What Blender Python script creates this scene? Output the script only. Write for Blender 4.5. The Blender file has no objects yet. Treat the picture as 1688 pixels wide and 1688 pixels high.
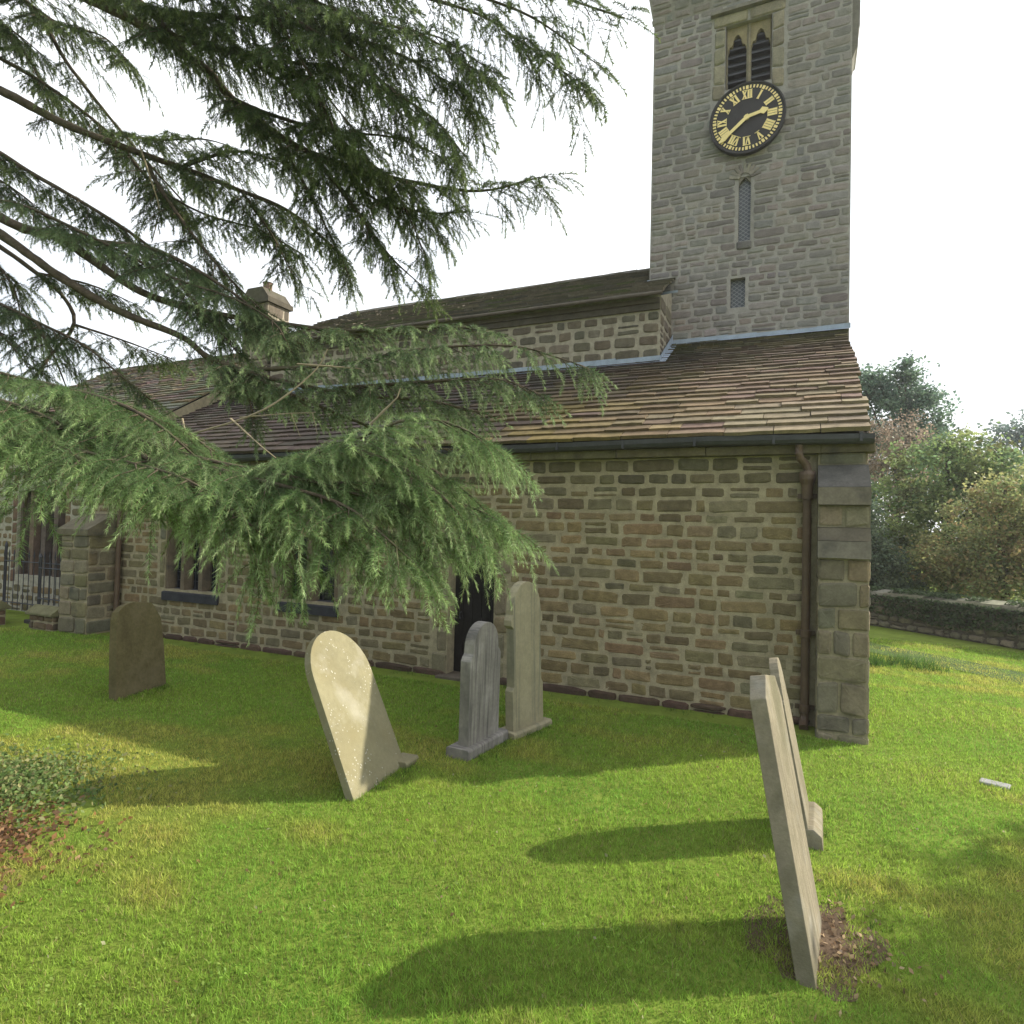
import bpy, math, random
import numpy as np
from mathutils import Vector, Matrix

# ------------------------------------------------------------------ camera, light, exposure
SC = bpy.context.scene
COL = SC.collection
FPX, CH, ROLL = 1043.0, 2.36, 0.024
YAW, PITCH = math.atan(474 / 1043), math.atan(26 / 1043)
cF = np.array([-math.sin(YAW) * math.cos(PITCH), math.cos(YAW) * math.cos(PITCH), math.sin(PITCH)])
cR0 = np.array([math.cos(YAW), math.sin(YAW), 0.0])
cU0 = np.cross(cR0, cF)
cR = math.cos(ROLL) * cR0 + math.sin(ROLL) * cU0
cU = -math.sin(ROLL) * cR0 + math.cos(ROLL) * cU0
cam = bpy.data.cameras.new("camera")
cam.sensor_width = 36.0
cam.lens = 36.0 * FPX / 1688.0
cam.clip_start, cam.clip_end = 0.05, 3000.0
camo = bpy.data.objects.new("camera", cam)
COL.objects.link(camo)
camo.matrix_world = Matrix(((cR[0], cU[0], -cF[0], 0), (cR[1], cU[1], -cF[1], 0), (cR[2], cU[2], -cF[2], CH), (0, 0, 0, 1)))
SC.camera = camo

SUN_AZ = math.atan2(0.742, 0.670)      # from +Y towards +X
SUN_EL = math.radians(32.0)
world = bpy.data.worlds.new("World")
SC.world = world
world.use_nodes = True
wn, wl = world.node_tree.nodes, world.node_tree.links
wn.clear()
wo = wn.new("ShaderNodeOutputWorld"); wb = wn.new("ShaderNodeBackground")
sky = wn.new("ShaderNodeTexSky"); sky.sky_type = 'NISHITA'; sky.sun_disc = False
sky.sun_elevation, sky.sun_rotation = SUN_EL, SUN_AZ
sky.air_density, sky.dust_density, sky.ozone_density = 1.0, 3.0, 1.0
wtc = wn.new("ShaderNodeTexCoord"); wnz = wn.new("ShaderNodeTexNoise")
wnz.inputs["Scale"].default_value = 2.2; wnz.inputs["Detail"].default_value = 6
wr = wn.new("ShaderNodeMapRange"); wr.inputs[1].default_value = 0.30; wr.inputs[2].default_value = 0.62
wr.inputs[3].default_value = 0.55; wr.inputs[4].default_value = 1.0
wm = wn.new("ShaderNodeMixRGB"); wm.inputs[2].default_value = (11.5, 11.9, 12.4, 1)   # thin bright cloud
wl.new(wtc.outputs["Generated"], wnz.inputs["Vector"]); wl.new(wnz.outputs["Fac"], wr.inputs[0])
# bright hazy cloud towards the sun, thinner away from it
wd = wn.new("ShaderNodeVectorMath"); wd.operation = 'DOT_PRODUCT'; wd.inputs[1].default_value = (math.sin(SUN_AZ) * math.cos(SUN_EL), math.cos(SUN_AZ) * math.cos(SUN_EL), math.sin(SUN_EL))
wdr = wn.new("ShaderNodeMapRange"); wdr.inputs[1].default_value = -0.45; wdr.inputs[2].default_value = -0.05; wdr.inputs[3].default_value = 0.10; wdr.inputs[4].default_value = 1.0
wmu = wn.new("ShaderNodeMath"); wmu.operation = 'MULTIPLY'
wl.new(wtc.outputs["Generated"], wd.inputs[0]); wl.new(wd.outputs["Value"], wdr.inputs[0])
wl.new(wdr.outputs[0], wmu.inputs[0]); wl.new(wr.outputs[0], wmu.inputs[1])
wl.new(wmu.outputs[0], wm.inputs[0]); wl.new(sky.outputs[0], wm.inputs[1])
wl.new(wm.outputs[0], wb.inputs["Color"]); wb.inputs["Strength"].default_value = 0.09
wl.new(wb.outputs[0], wo.inputs["Surface"])
sun = bpy.data.lights.new("sun", 'SUN'); sun.energy = 5.0; sun.angle = math.radians(0.55); sun.color = (1.0, 0.93, 0.80)
suno = bpy.data.objects.new("sun", sun); COL.objects.link(suno)
sd = Vector((math.sin(SUN_AZ) * math.cos(SUN_EL), math.cos(SUN_AZ) * math.cos(SUN_EL), math.sin(SUN_EL)))
suno.rotation_euler = sd.to_track_quat('Z', 'Y').to_euler()
SC.view_settings.view_transform = 'Standard'; SC.view_settings.look = 'None'
SC.view_settings.gamma = 1.0; SC.view_settings.use_curve_mapping = False
SC.view_settings.exposure = 0.68
HAZE = 0.0009
SC.cycles.max_bounces = 6; SC.cycles.transparent_max_bounces = 8

def pray(px, py):
    return cF + cR * (px - 844) / FPX - cU * (py - 844) / FPX
def at_y(px, py, y):
    d = pray(px, py); return np.array([0, 0, CH]) + d * (y / d[1])
def at_d(px, py, z):
    return np.array([0, 0, CH]) + pray(px, py) * z
def at_g(px, py):
    d = pray(px, py); return np.array([0, 0, CH]) - d * (CH / d[2])

# ------------------------------------------------------------------ helpers
class MB:
    """collects faces and per-face colours, links ONE mesh object"""
    def __init__(s): s.v, s.f, s.c = [], [], []
    def add(s, verts, faces, col=(0.3, 0.3, 0.3)):
        b = len(s.v); s.v.extend([tuple(p) for p in verts])
        for q in faces:
            s.f.append(tuple(b + i for i in q)); s.c.append(col)
    def box(s, lo, hi, col=(0.3, 0.3, 0.3), M=None, jit=0, rng=None):
        (x0, y0, z0), (x1, y1, z1) = lo, hi
        p = [(x0, y0, z0), (x1, y0, z0), (x1, y1, z0), (x0, y1, z0), (x0, y0, z1), (x1, y0, z1), (x1, y1, z1), (x0, y1, z1)]
        if jit: p = [tuple(a + rng.uniform(-jit, jit) for a in q) for q in p]
        if M is not None: p = [tuple(M @ Vector(q)) for q in p]
        s.add(p, [(3, 2, 1, 0), (4, 5, 6, 7), (0, 1, 5, 4), (1, 2, 6, 5), (2, 3, 7, 6), (3, 0, 4, 7)], col)
    def prism(s, poly, axis, a, b, col=(0.3, 0.3, 0.3)):
        """poly: list of 2D pts; axis: function (u,v,t)->xyz"""
        n = len(poly)
        s.add([axis(u, v, a) for u, v in poly] + [axis(u, v, b) for u, v in poly],
              [tuple(range(n))[::-1], tuple(range(n, 2 * n))] + [(i, (i + 1) % n, n + (i + 1) % n, n + i) for i in range(n)], col)
    def tube(s, pts, rad, sides=8, col=(0.3, 0.3, 0.3), rng=None, rough=0.0):
        pts = [Vector(p) for p in pts]; n = len(pts); V = []
        if hasattr(rad, '__len__'): rad = np.interp(np.linspace(0, 1, n), np.linspace(0, 1, len(rad)), rad)
        up = Vector((0, 0, 1))
        for i, p in enumerate(pts):
            t = (pts[min(i + 1, n - 1)] - pts[max(i - 1, 0)]).normalized()
            a = t.cross(up)
            if a.length < 1e-3: a = t.cross(Vector((1, 0, 0)))
            a.normalize(); b = a.cross(t)
            r = rad[i] if hasattr(rad, '__len__') else rad
            for k in range(sides):
                w = 2 * math.pi * k / sides
                rr = r * (1 + (rng.uniform(-rough, rough) if rough else 0))
                V.append(p + (a * math.cos(w) + b * math.sin(w)) * rr)
        F = [(i * sides + k, i * sides + (k + 1) % sides, (i + 1) * sides + (k + 1) % sides, (i + 1) * sides + k) for i in range(n - 1) for k in range(sides)]
        F += [tuple(range(sides))[::-1], tuple(range((n - 1) * sides, n * sides))]
        s.add(V, F, col)
    def build(s, name, mat, parent=None, smooth=False, bevel=0):
        me = bpy.data.meshes.new(name); me.from_pydata(s.v, [], s.f); me.update()
        at = me.attributes.new("Col", 'FLOAT_COLOR', 'FACE')
        a = np.ones((len(s.f), 4), np.float32); a[:, :3] = np.array(s.c, np.float32)[:, :3]
        at.data.foreach_set("color", a.ravel())
        if smooth: me.polygons.foreach_set("use_smooth", [True] * len(me.polygons))
        o = bpy.data.objects.new(name, me); COL.objects.link(o)
        if mat: me.materials.append(mat)
        if parent: o.parent = parent; o.matrix_parent_inverse = parent.matrix_world.inverted()
        if bevel:
            m = o.modifiers.new("bevel", 'BEVEL'); m.width = bevel; m.segments = 2; m.limit_method = 'ANGLE'
        return o

def tris(name, T, C, mat, parent=None):
    """T (n,3,3) triangles, C (n,3) colours -> one mesh"""
    n = len(T); me = bpy.data.meshes.new(name)
    me.vertices.add(3 * n); me.loops.add(3 * n); me.polygons.add(n)
    me.vertices.foreach_set("co", T.astype(np.float32).ravel())
    me.loops.foreach_set("vertex_index", np.arange(3 * n, dtype=np.int32))
    me.polygons.foreach_set("loop_start", np.arange(0, 3 * n, 3, dtype=np.int32))
    me.polygons.foreach_set("loop_total", np.full(n, 3, np.int32))
    me.update(calc_edges=True)
    at = me.attributes.new("Col", 'FLOAT_COLOR', 'FACE')
    a = np.ones((n, 4), np.float32); a[:, :3] = C
    at.data.foreach_set("color", a.ravel())
    me.materials.append(mat)
    o = bpy.data.objects.new(name, me); COL.objects.link(o)
    if parent: o.parent = parent; o.matrix_parent_inverse = parent.matrix_world.inverted()
    return o

def tag(o, label=None, cat=None, group=None, kind=None):
    for k, v in (("label", label), ("category", cat), ("group", group), ("kind", kind)):
        if v: o[k] = v
    return o
def empty(name, loc, label, cat, group=None):
    o = bpy.data.objects.new(name, None); COL.objects.link(o); o.location = loc
    o.matrix_world = Matrix.Translation(Vector(loc)); o.empty_display_size = 0.2
    return tag(o, label, cat, group)

def mat(name, base=None, attr=False, rough=0.85, nscale=6.0, namt=0.25, bump=0.0, bscale=40.0, metal=0.0, spots=None, streak=None, trans=0.0, spec=0.3, blotch=None):
    m = bpy.data.materials.new(name); m.use_nodes = True
    N, L = m.node_tree.nodes, m.node_tree.links
    P = N["Principled BSDF"]; P.inputs["Roughness"].default_value = rough; P.inputs["Metallic"].default_value = metal
    P.inputs["Specular IOR Level"].default_value = spec
    tc = N.new("ShaderNodeTexCoord")
    if attr:
        a = N.new("ShaderNodeAttribute"); a.attribute_name = "Col"; c = a.outputs["Color"]
    else:
        a = N.new("ShaderNodeRGB"); a.outputs[0].default_value = (*base, 1); c = a.outputs[0]
    def noise(scale, detail=5, rough_=0.6, vec=None):
        n = N.new("ShaderNodeTexNoise"); n.inputs["Scale"].default_value = scale; n.inputs["Detail"].default_value = detail
        n.inputs["Roughness"].default_value = rough_
        L.new(vec if vec else tc.outputs["Object"], n.inputs["Vector"]); return n.outputs["Fac"]
    def mul(c, fac, lo, hi, f0=0.25, f1=0.75):
        r = N.new("ShaderNodeMapRange"); r.inputs[1].default_value = f0; r.inputs[2].default_value = f1
        r.inputs[3].default_value = lo; r.inputs[4].default_value = hi; L.new(fac, r.inputs[0])
        x = N.new("ShaderNodeVectorMath"); x.operation = 'SCALE'; L.new(c, x.inputs[0]); L.new(r.outputs[0], x.inputs["Scale"])
        return x.outputs[0]
    def mixc(c, fac, col, f0, f1, amt=1.0):
        r = N.new("ShaderNodeMapRange"); r.inputs[1].default_value = f0; r.inputs[2].default_value = f1; r.inputs[4].default_value = amt
        L.new(fac, r.inputs[0])
        x = N.new("ShaderNodeMixRGB"); L.new(r.outputs[0], x.inputs[0]); L.new(c, x.inputs[1]); x.inputs[2].default_value = (*col, 1)
        return x.outputs[0]
    if namt:
        c = mul(c, noise(nscale), 1 - namt, 1 + namt); c = mul(c, noise(nscale * 7, 3), 1 - namt * .6, 1 + namt * .6)
    if blotch:
        for col, sc, f0, f1, amt in blotch: c = mixc(c, noise(sc, 4), col, f0, f1, amt)
    if streak:
        mp = N.new("ShaderNodeMapping"); mp.inputs["Scale"].default_value = streak[1]; L.new(tc.outputs["Object"], mp.inputs[0])
        c = mixc(c, noise(1.0, 4, vec=mp.outputs[0]), streak[0], streak[2], streak[3], streak[4])
    if spots:
        v = N.new("ShaderNodeTexVoronoi"); v.inputs["Scale"].default_value = spots[1]; L.new(tc.outputs["Object"], v.inputs["Vector"])
        r = N.new("ShaderNodeMapRange"); r.inputs[1].default_value = spots[2]; r.inputs[2].default_value = spots[2] * .55
        L.new(v.outputs["Distance"], r.inputs[0])
        g = N.new("ShaderNodeMapRange"); g.inputs[1].default_value = .52; g.inputs[2].default_value = .58; L.new(noise(5.0, 3), g.inputs[0])
        mm = N.new("ShaderNodeMath"); mm.operation = 'MULTIPLY'; L.new(r.outputs[0], mm.inputs[0]); L.new(g.outputs[0], mm.inputs[1])
        x = N.new("ShaderNodeMixRGB"); L.new(mm.outputs[0], x.inputs[0]); L.new(c, x.inputs[1]); x.inputs[2].default_value = (*spots[0], 1); c = x.outputs[0]
    L.new(c, P.inputs["Base Color"])
    if bump:
        b = N.new("ShaderNodeBump"); b.inputs["Strength"].default_value = bump; b.inputs["Distance"].default_value = 0.01
        L.new(noise(bscale, 6, .65), b.inputs["Height"]); L.new(b.outputs[0], P.inputs["Normal"])
    if trans:
        o = N["Material Output"]; t = N.new("ShaderNodeBsdfTranslucent"); L.new(c, t.inputs["Color"])
        x = N.new("ShaderNodeMixShader"); x.inputs[0].default_value = trans
        L.new(P.outputs[0], x.inputs[1]); L.new(t.outputs[0], x.inputs[2]); L.new(x.outputs[0], o.inputs["Surface"])
    return m

M_stone = mat("rubble_stone", attr=True, rough=.92, nscale=9, namt=.3, bump=.6, bscale=55, spec=.15, blotch=[((.10, .10, .05), 1.3, .55, .75, .35)])
M_tstone = mat("tower_stone", attr=True, rough=.92, nscale=7, namt=.22, bump=.6, bscale=45, spec=.15, blotch=[((.17, .16, .145), .7, .5, .72, .45), ((.27, .265, .24), 1.6, .58, .72, .4)], streak=((.12, .115, .105), (2.5, 2.5, .25), .55, .75, .5))
M_ashlar = mat("dressed_stone", attr=True, rough=.9, nscale=5, namt=.3, bump=.35, bscale=70, spec=.15, blotch=[((.05, .05, .045), 2.2, .56, .72, .6)])
M_slate = mat("stone_slate", attr=True, rough=.88, nscale=8, namt=.3, bump=.5, bscale=60, spec=.2, blotch=[((.045, .05, .02), 2.0, .58, .75, .5)])
M_lead = mat("lead_sheet", (.30, .35, .42), rough=.55, namt=.2, bump=.15, spec=.4)
M_iron = mat("cast_iron", (.05, .05, .055), rough=.5, namt=.25, bump=.1, spec=.4)
M_pipe = mat("brown_painted_iron", (.11, .072, .045), rough=.5, namt=.25, bump=.1, spec=.4)
M_dark = mat("dark_timber", (.018, .015, .013), rough=.8, namt=.3, bump=.3)
M_brownwood = mat("weathered_brown_timber", (.075, .05, .036), rough=.8, namt=.35, bump=.4)
M_glass = mat("dark_window_glass", (.012, .013, .017), rough=.25, namt=.3, bump=.2, bscale=8, spec=.5)
M_gold = mat("gold_leaf", (.85, .68, .30), rough=.5, namt=.1, metal=.25)
M_dial = mat("clock_dial_paint", (.035, .031, .031), rough=.6, namt=.2)
M_bark = mat("cedar_bark", (.085, .068, .048), rough=.95, nscale=14, namt=.45, bump=1.0, bscale=30, spec=.1, blotch=[((.07, .08, .035), 3, .5, .7, .6)])
M_needle = mat("cedar_needle", attr=True, rough=.5, namt=.0, trans=.42, spec=.25)
M_leaf = mat("broad_leaf", attr=True, rough=.55, namt=.0, trans=.5, spec=.25)
M_grass = mat("grass_blade", attr=True, rough=.6, namt=.0, trans=.5, spec=.15)
M_lawn = mat("lawn_soil", (.15, .20, .035), rough=1, nscale=2.5, namt=.3, bump=1.0, bscale=90, spec=.05, blotch=[((.12, .10, .04), .9, .55, .75, .5)])

def cvar(rng, pal, v=.12):
    c = rng.choice(pal); k = 1 + rng.uniform(-v, v)
    return tuple(max(0.005, x * k * (1 + rng.uniform(-.04, .04))) for x in c)

def smooth_noise(rng, n=5, f=1.0):
    t = [(rng.uniform(-f, f), rng.uniform(-f, f), rng.uniform(0, 6.3)) for _ in range(n)]
    return lambda x, y: sum(math.sin(a * x + b * y + p) for a, b, p in t) / n

# ------------------------------------------------------------------ masonry
def rect_stone(mb, M, rng, u0, u1, v0, v1, gap, bulge, col, n=4.0, jit=.008, K=16):
    cu, cv = (u0 + u1) / 2, (v0 + v1) / 2
    a, b = (u1 - u0 - gap) / 2, (v1 - v0 - gap) / 2
    if a < .02 or b < .02: return
    sk = rng.uniform(-.12, .12) * b
    ring = []
    for k in range(K):
        w = 2 * math.pi * (k + .5) / K
        cx, sx = math.cos(w), math.sin(w)
        x = a * math.copysign(abs(cx) ** (2 / n), cx); y = b * math.copysign(abs(sx) ** (2 / n), sx) + sk * x / a
        ring.append((x + rng.uniform(-jit, jit), y + rng.uniform(-jit, jit)))
    tilt = (rng.uniform(-.02, .02), rng.uniform(-.03, .03))
    V = []
    ins = min(.3, .012 / min(a, b))
    for sc, d in ((1, -.03), (1 - ins * .6, bulge * .45), (1 - ins * 2.0, bulge)):
        for x, y in ring: V.append(M(cu + x * sc, cv + y * sc, d + tilt[0] * x + tilt[1] * y + (rng.uniform(-.003, .003) if d > 0 else 0)))
    V.append(M(cu, cv, bulge * 1.1))
    F = [(r * K + k, r * K + (k + 1) % K, (r + 1) * K + (k + 1) % K, (r + 1) * K + k) for r in range(2) for k in range(K)]
    F += [(2 * K + k, 2 * K + (k + 1) % K, 3 * K) for k in range(K)]
    mb.add(V, F, col)

def sub_intervals(a, b, holes):
    iv = [(a, b)]
    for h0, h1 in holes:
        nv = []
        for p, q in iv:
            if h1 <= p or h0 >= q: nv.append((p, q)); continue
            if h0 > p: nv.append((p, h0))
            if h1 < q: nv.append((h1, q))
        iv = nv
    return iv

def courses(mb, M, rng, u0, u1, v0, v1, pal, ch=(.14, .26), asp=(1.2, 3.0), gap=.05, bulge=.02, holes=(), wave=.0, jit=.008, n=4.0, chv=None):
    """coursed rubble laid on the plane M(u,v,d)"""
    wv = smooth_noise(rng, 4, 1.6)
    v = v0
    while v < v1 - .04:
        h = chv(v, rng) if chv else rng.uniform(*ch)
        if v1 - v - h < ch[0] * .7: h = v1 - v
        for p, q in sub_intervals(u0, u1, [(a, b) for a, b, c, d in holes if c < v + h - .04 and d > v + .04]):
            u = p
            while u < q - .03:
                w = max(.1, h * rng.uniform(*asp)); 
                if rng.random() < .12: w *= .5
                if q - u - w < .14: w = q - u
                o = wave * wv(u + w / 2, v)
                if h > ch[1] * .72 and rng.random() < .12:
                    k = rng.uniform(.35, .65) * h
                    rect_stone(mb, M, rng, u, u + w, v + o, v + o + k, gap * .8, bulge, cvar(rng, pal, .16), n, jit)
                    rect_stone(mb, M, rng, u, u + w, v + o + k, v + o + h, gap * .8, bulge, cvar(rng, pal, .16), n, jit)
                else:
                    e = rng.uniform(0, .12) * h if rng.random() < .3 else 0
                    rect_stone(mb, M, rng, u, u + w, v + o + e * .5, v + o + h - e * .5, gap * rng.uniform(.8, 1.25), bulge * rng.uniform(.7, 1.3), cvar(rng, pal, .16), n, jit)
                u += w
        v += h

def body(mb, M, u0, u1, v0, v1, holes, depth, col):
    """mortar face with openings and their reveals"""
    us = sorted({u0, u1, *[h[0] for h in holes], *[h[1] for h in holes]}); vs = sorted({v0, v1, *[h[2] for h in holes], *[h[3] for h in holes]})
    us = [u for u in us if u0 <= u <= u1]; vs = [v for v in vs if v0 <= v <= v1]
    for a, b in zip(us, us[1:]):
        for c, d in zip(vs, vs[1:]):
            if any(h[0] <= (a + b) / 2 <= h[1] and h[2] <= (c + d) / 2 <= h[3] for h in holes): continue
            nu, nv = max(1, int((b - a) / .25)), max(1, int((d - c) / .25))
            for i in range(nu):
                for j in range(nv):
                    A, B = a + (b - a) * i / nu, a + (b - a) * (i + 1) / nu; Cc, D = c + (d - c) * j / nv, c + (d - c) * (j + 1) / nv
                    mb.add([M(A, Cc, 0), M(B, Cc, 0), M(B, D, 0), M(A, D, 0)], [(0, 1, 2, 3)], col)
    for a, b, c, d in holes:
        mb.add([M(a, c, 0), M(b, c, 0), M(b, d, 0), M(a, d, 0), M(a, c, -depth), M(b, c, -depth), M(b, d, -depth), M(a, d, -depth)],
               [(0, 4, 5, 1), (1, 5, 6, 2), (2, 6, 7, 3), (3, 7, 4, 0)], col)

def south(y): return lambda u, v, d: (u, y - d, v)
def west(x): return lambda u, v, d: (x + d, u, v)      # faces +X
def east(x): return lambda u, v, d: (x - d, -u, v)     # faces -X, u = -Y

P_AISLE = [(1.25 * c[0], 1.20 * c[1], 1.06 * c[2]) for c in [(.150, .122, .072), (.162, .128, .076), (.135, .115, .072), (.165, .122, .078), (.125, .112, .078), (.175, .138, .078), (.145, .13, .088), (.155, .118, .075), (.118, .10, .065), (.15, .12, .07)]]
MORT = (.315, .27, .175)
P_TOWER = [(.236, .212, .192), (.222, .198, .182), (.245, .208, .188), (.214, .20, .186), (.25, .218, .196), (.198, .18, .17), (.222, .208, .19), (.188, .164, .15)]  # grey stone, lightened to paint in the hazy veil over the tower
MORT_T = (.315, .292, .265)
P_ASH = [(.20, .165, .10), (.17, .15, .10), (.185, .155, .085), (.15, .135, .095), (.21, .18, .12)]
P_CLER = [(.14, .115, .085), (.155, .125, .09), (.12, .105, .08), (.16, .135, .10)]

# ================================================================== setting: ground
rg = random.Random(3); nrg = np.random.default_rng(3)
und = smooth_noise(rg, 6, 1.1)
def gz(x, y):
    r = max(0.0, 1 - math.hypot(x + 1.5, y - 4) / 14)
    return .022 * und(x, y) * min(1, r * 3)
xs = np.concatenate([np.linspace(-900, -40, 12), np.linspace(-30, -9, 12), np.arange(-8, 6, .25), np.linspace(6.5, 30, 14), np.linspace(50, 900, 12)])
ys = np.concatenate([np.linspace(-600, -20, 8), np.linspace(-10, 0, 8), np.arange(.4, 14, .25), np.linspace(14.5, 40, 14), np.linspace(60, 900, 12)])
mb = MB(); mb.v = [(x, y, gz(x, y)) for y in ys for x in xs]; nx = len(xs)
mb.f = [(j * nx + i, j * nx + i + 1, (j + 1) * nx + i + 1, (j + 1) * nx + i) for j in range(len(ys) - 1) for i in range(nx - 1)]
mb.c = [(.1, .1, .1)] * len(mb.f)
tag(mb.build("lawn", M_lawn, smooth=True), kind="structure")
# gravel path beyond the church, running along the boundary wall
mb = MB(); pd = np.array([.73, -.68]); pn = np.array([.68, .73])
pc = np.array([1.9, 15.0])
L_ = []
for k in range(-30, 12):
    w = .55 + .06 * math.sin(k * 1.7)
    c = pc + pd * k * .6
    L_ += [(*(c - pn * w), .012), (*(c + pn * w), .012)]
mb.add(L_, [(2 * i, 2 * i + 1, 2 * i + 3, 2 * i + 2) for i in range(len(L_) // 2 - 1)])
M_path = mat("mossy_path", (.075, .11, .04), rough=1, nscale=3, namt=.3, bump=.6, bscale=60, spec=.05)
tag(mb.build("path", M_path), kind="structure")

# ================================================================== CHURCH
church = empty("church", (-6, 9, 0), "old stone village church with square clock tower and stone slate roofs", "church")
R = random.Random(11)
WY, BY, TY, NY = 8.70, 8.25, 13.15, 12.0
SL = .545                                     # lean-to roof slope
AX0, AX1 = -13.9, .74
# ---- aisle south wall
DOOR = (-5.02, -4.22, 0, 1.98)
WIN1 = (-11.55, -10.05, .98, 2.32); WIN2 = (-8.5, -7.2, .98, 2.12)
holes = [DOOR, WIN1, WIN2]
dress = [(DOOR[0] - .30, DOOR[1] + .26, 0, 2.28), (WIN1[0] - .2, WIN1[1] + .2, .80, 2.5), (WIN2[0] - .2, WIN2[1] + .2, .80, 2.3)]
mbm = MB(); S = south(WY)
body(mbm, S, AX0, AX1, -.1, 3.36, holes, .3, MORT)
wall = MB()
def chv(v, r):
    if v < .45: return r.uniform(.18, .24)
    if v > 2.75: return r.uniform(.22, .25)
    return r.uniform(.125, .20)
courses(wall, S, R, AX0 + .0, .16, .10, 2.98, P_AISLE, (.12, .2), (1.3, 3.4), .030, .009, dress, wave=.024, chv=chv, n=8.5, jit=.0085)
courses(wall, S, R, AX0, .16, 2.99, 3.36, [(.125, .105, .06), (.14, .115, .065), (.11, .095, .06)], (.17, .2), (1.8, 3.2), .03, .015, dress, jit=.004, n=7)
# red-brown bare plinth course at the ground
P_RED = [(.085, .055, .04), (.075, .05, .036), (.095, .064, .044)]
courses(wall, south(WY - .03), R, AX0, .16, -.05, .11, P_RED, (.16, .17), (2, 5), .02, .02, [(DOOR[0], DOOR[1], -1, .08)], jit=.01)
# dressed jambs and heads round the openings
def jambs(h, jw, head, sill=None, pal=P_ASH):
    a, b, c, d = h; v = max(c, 0.02)
    while v < d - .02:
        hh = min(R.uniform(.26, .42), d - v)
        if d - v - hh < .14: hh = d - v
        w1, w2 = jw * R.uniform(.7, 1.1), jw * R.uniform(.7, 1.1)
        rect_stone(wall, S, R, a - w1, a, v, v + hh, .018, .02, cvar(R, pal), 9, .003)
        rect_stone(wall, S, R, b, b + w2, v, v + hh, .018, .02, cvar(R, pal), 9, .003)
        v += hh
    n = max(1, int((b - a + 2 * jw) / .75)); u0, u1 = a - jw, b + jw
    for i in range(n): rect_stone(wall, S, R, u0 + (u1 - u0) * i / n, u0 + (u1 - u0) * (i + 1) / n, d, d + head, .018, .02, cvar(R, pal), 9, .003)
jambs(DOOR, .26, .3); jambs(WIN1, .2, .2); jambs(WIN2, .2, .2)
def joined(name, mbs, mat_, parent):
    m = MB()
    for x in mbs:
        b = len(m.v); m.v += x.v; m.f += [tuple(i + b for i in f) for f in x.f]; m.c += x.c
    return m.build(name, mat_, parent)
joined("aisle_wall", [mbm, wall], M_stone, church)
# west gable end of the aisle (faces away to the right)
mb = MB(); Wf = west(AX1)
mb.add([(AX1, WY + .002, 0), (AX1, 16.8, 0), (AX1, 16.8, 4.0), (AX1, TY, 6.2), (AX1, WY + .002, 3.7)], [(0, 1, 2, 3, 4)], MORT)
courses(mb, Wf, R, WY + .02, TY - .1, 0, 3.6, P_ASH, (.18, .26), (1.2, 2.6), .04, .02, jit=.01)
mb.build("gable_wall", M_stone, church)
# ---- eaves cornice
mb = MB(); u = AX0
while u < AX1 + .06:
    w = min(R.uniform(.9, 1.5), AX1 + .08 - u); mb.box((u, WY - .13, 3.365), (u + w - .006, WY + .1, 3.475), cvar(R, [(.14, .12, .07)]), jit=.003, rng=R); u += w
mb.box((AX0, WY - .12, 3.476), (AX1, WY + .2, 3.625), (.05, .04, .03))
mb.build("eaves_course", M_ashlar, church, bevel=.008)
# ---- gutter
mb = MB(); prof = [(-.075, .06), (-.07, .0), (-.045, -.04), (0, -.055), (.045, -.04), (.07, .0), (.075, .06), (.062, .06), (.055, .005), (0, -.04), (-.055, .005), (-.062, .06)]
gx = [AX0 + i * (AX1 + .05 - AX0) / 8 for i in range(9)]
V = []
for i, x in enumerate(gx):
    sg = .018 * math.sin(i * 2.1)
    V += [(x, WY - .21 + a, 3.52 + b + sg) for a, b in prof]
n = len(prof)
mb.add(V, [(i * n + k, i * n + (k + 1) % n, (i + 1) * n + (k + 1) % n, (i + 1) * n + k) for i in range(8) for k in range(n)] + [tuple(range(n)), tuple(range(8 * n, 9 * n))[::-1]])
gut = mb.build("gutter", M_iron, church)
mb = MB()
for x in np.arange(AX0 + .3, AX1, .95):
    mb = MB(); mb.prism([(WY - .13, 3.505), (WY - .13, 3.475), (WY - .297, 3.475), (WY - .297, 3.585), (WY - .288, 3.585), (WY - .288, 3.484), (WY - .20, 3.484)], lambda u, v, t: (t, u, v), x - .015, x + .015)
    mb.build("gutter_bracket", M_iron, gut)
# ---- downpipe with swan neck and hopper collar
def downpipe(x, top, y=WY - .1):
    p = MB()
    p.tube([(x - .10, y - .09, 3.46), (x - .10, y - .09, 3.36), (x - .085, y - .07, 3.30), (x - .03, y - .02, 3.24), (x, y, 3.17), (x, y, 3.10)], .048, 12)
    p.tube([(x, y, 3.12), (x, y, .12)], .05, 14)
    p.tube([(x, y, .14), (x - .01, y - .03, .08), (x - .01, y - .12, .03)], .052, 12)
    o = p.build("downpipe", M_pipe, church, smooth=False, bevel=0)
    c = MB()
    c.tube([(x, y, 3.14), (x, y, 3.10), (x, y, 3.04), (x, y, 2.97), (x, y, 2.90), (x, y, 2.86)], [.092, .10, .095, .072, .064, .062], 14)
    c.build("collar", M_pipe, o)
    for z in (2.84, 1.15, .24):
        b = MB(); b.tube([(x, y, z - .045), (x, y, z - .04), (x, y, z + .04), (x, y, z + .045)], [.055, .062, .062, .055], 14)
        b.box((x - .11, WY - .035, z - .03), (x + .11, WY - .02, z + .03)); b.build("bracket", M_pipe, o)
downpipe(.085, 3.46)
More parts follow.
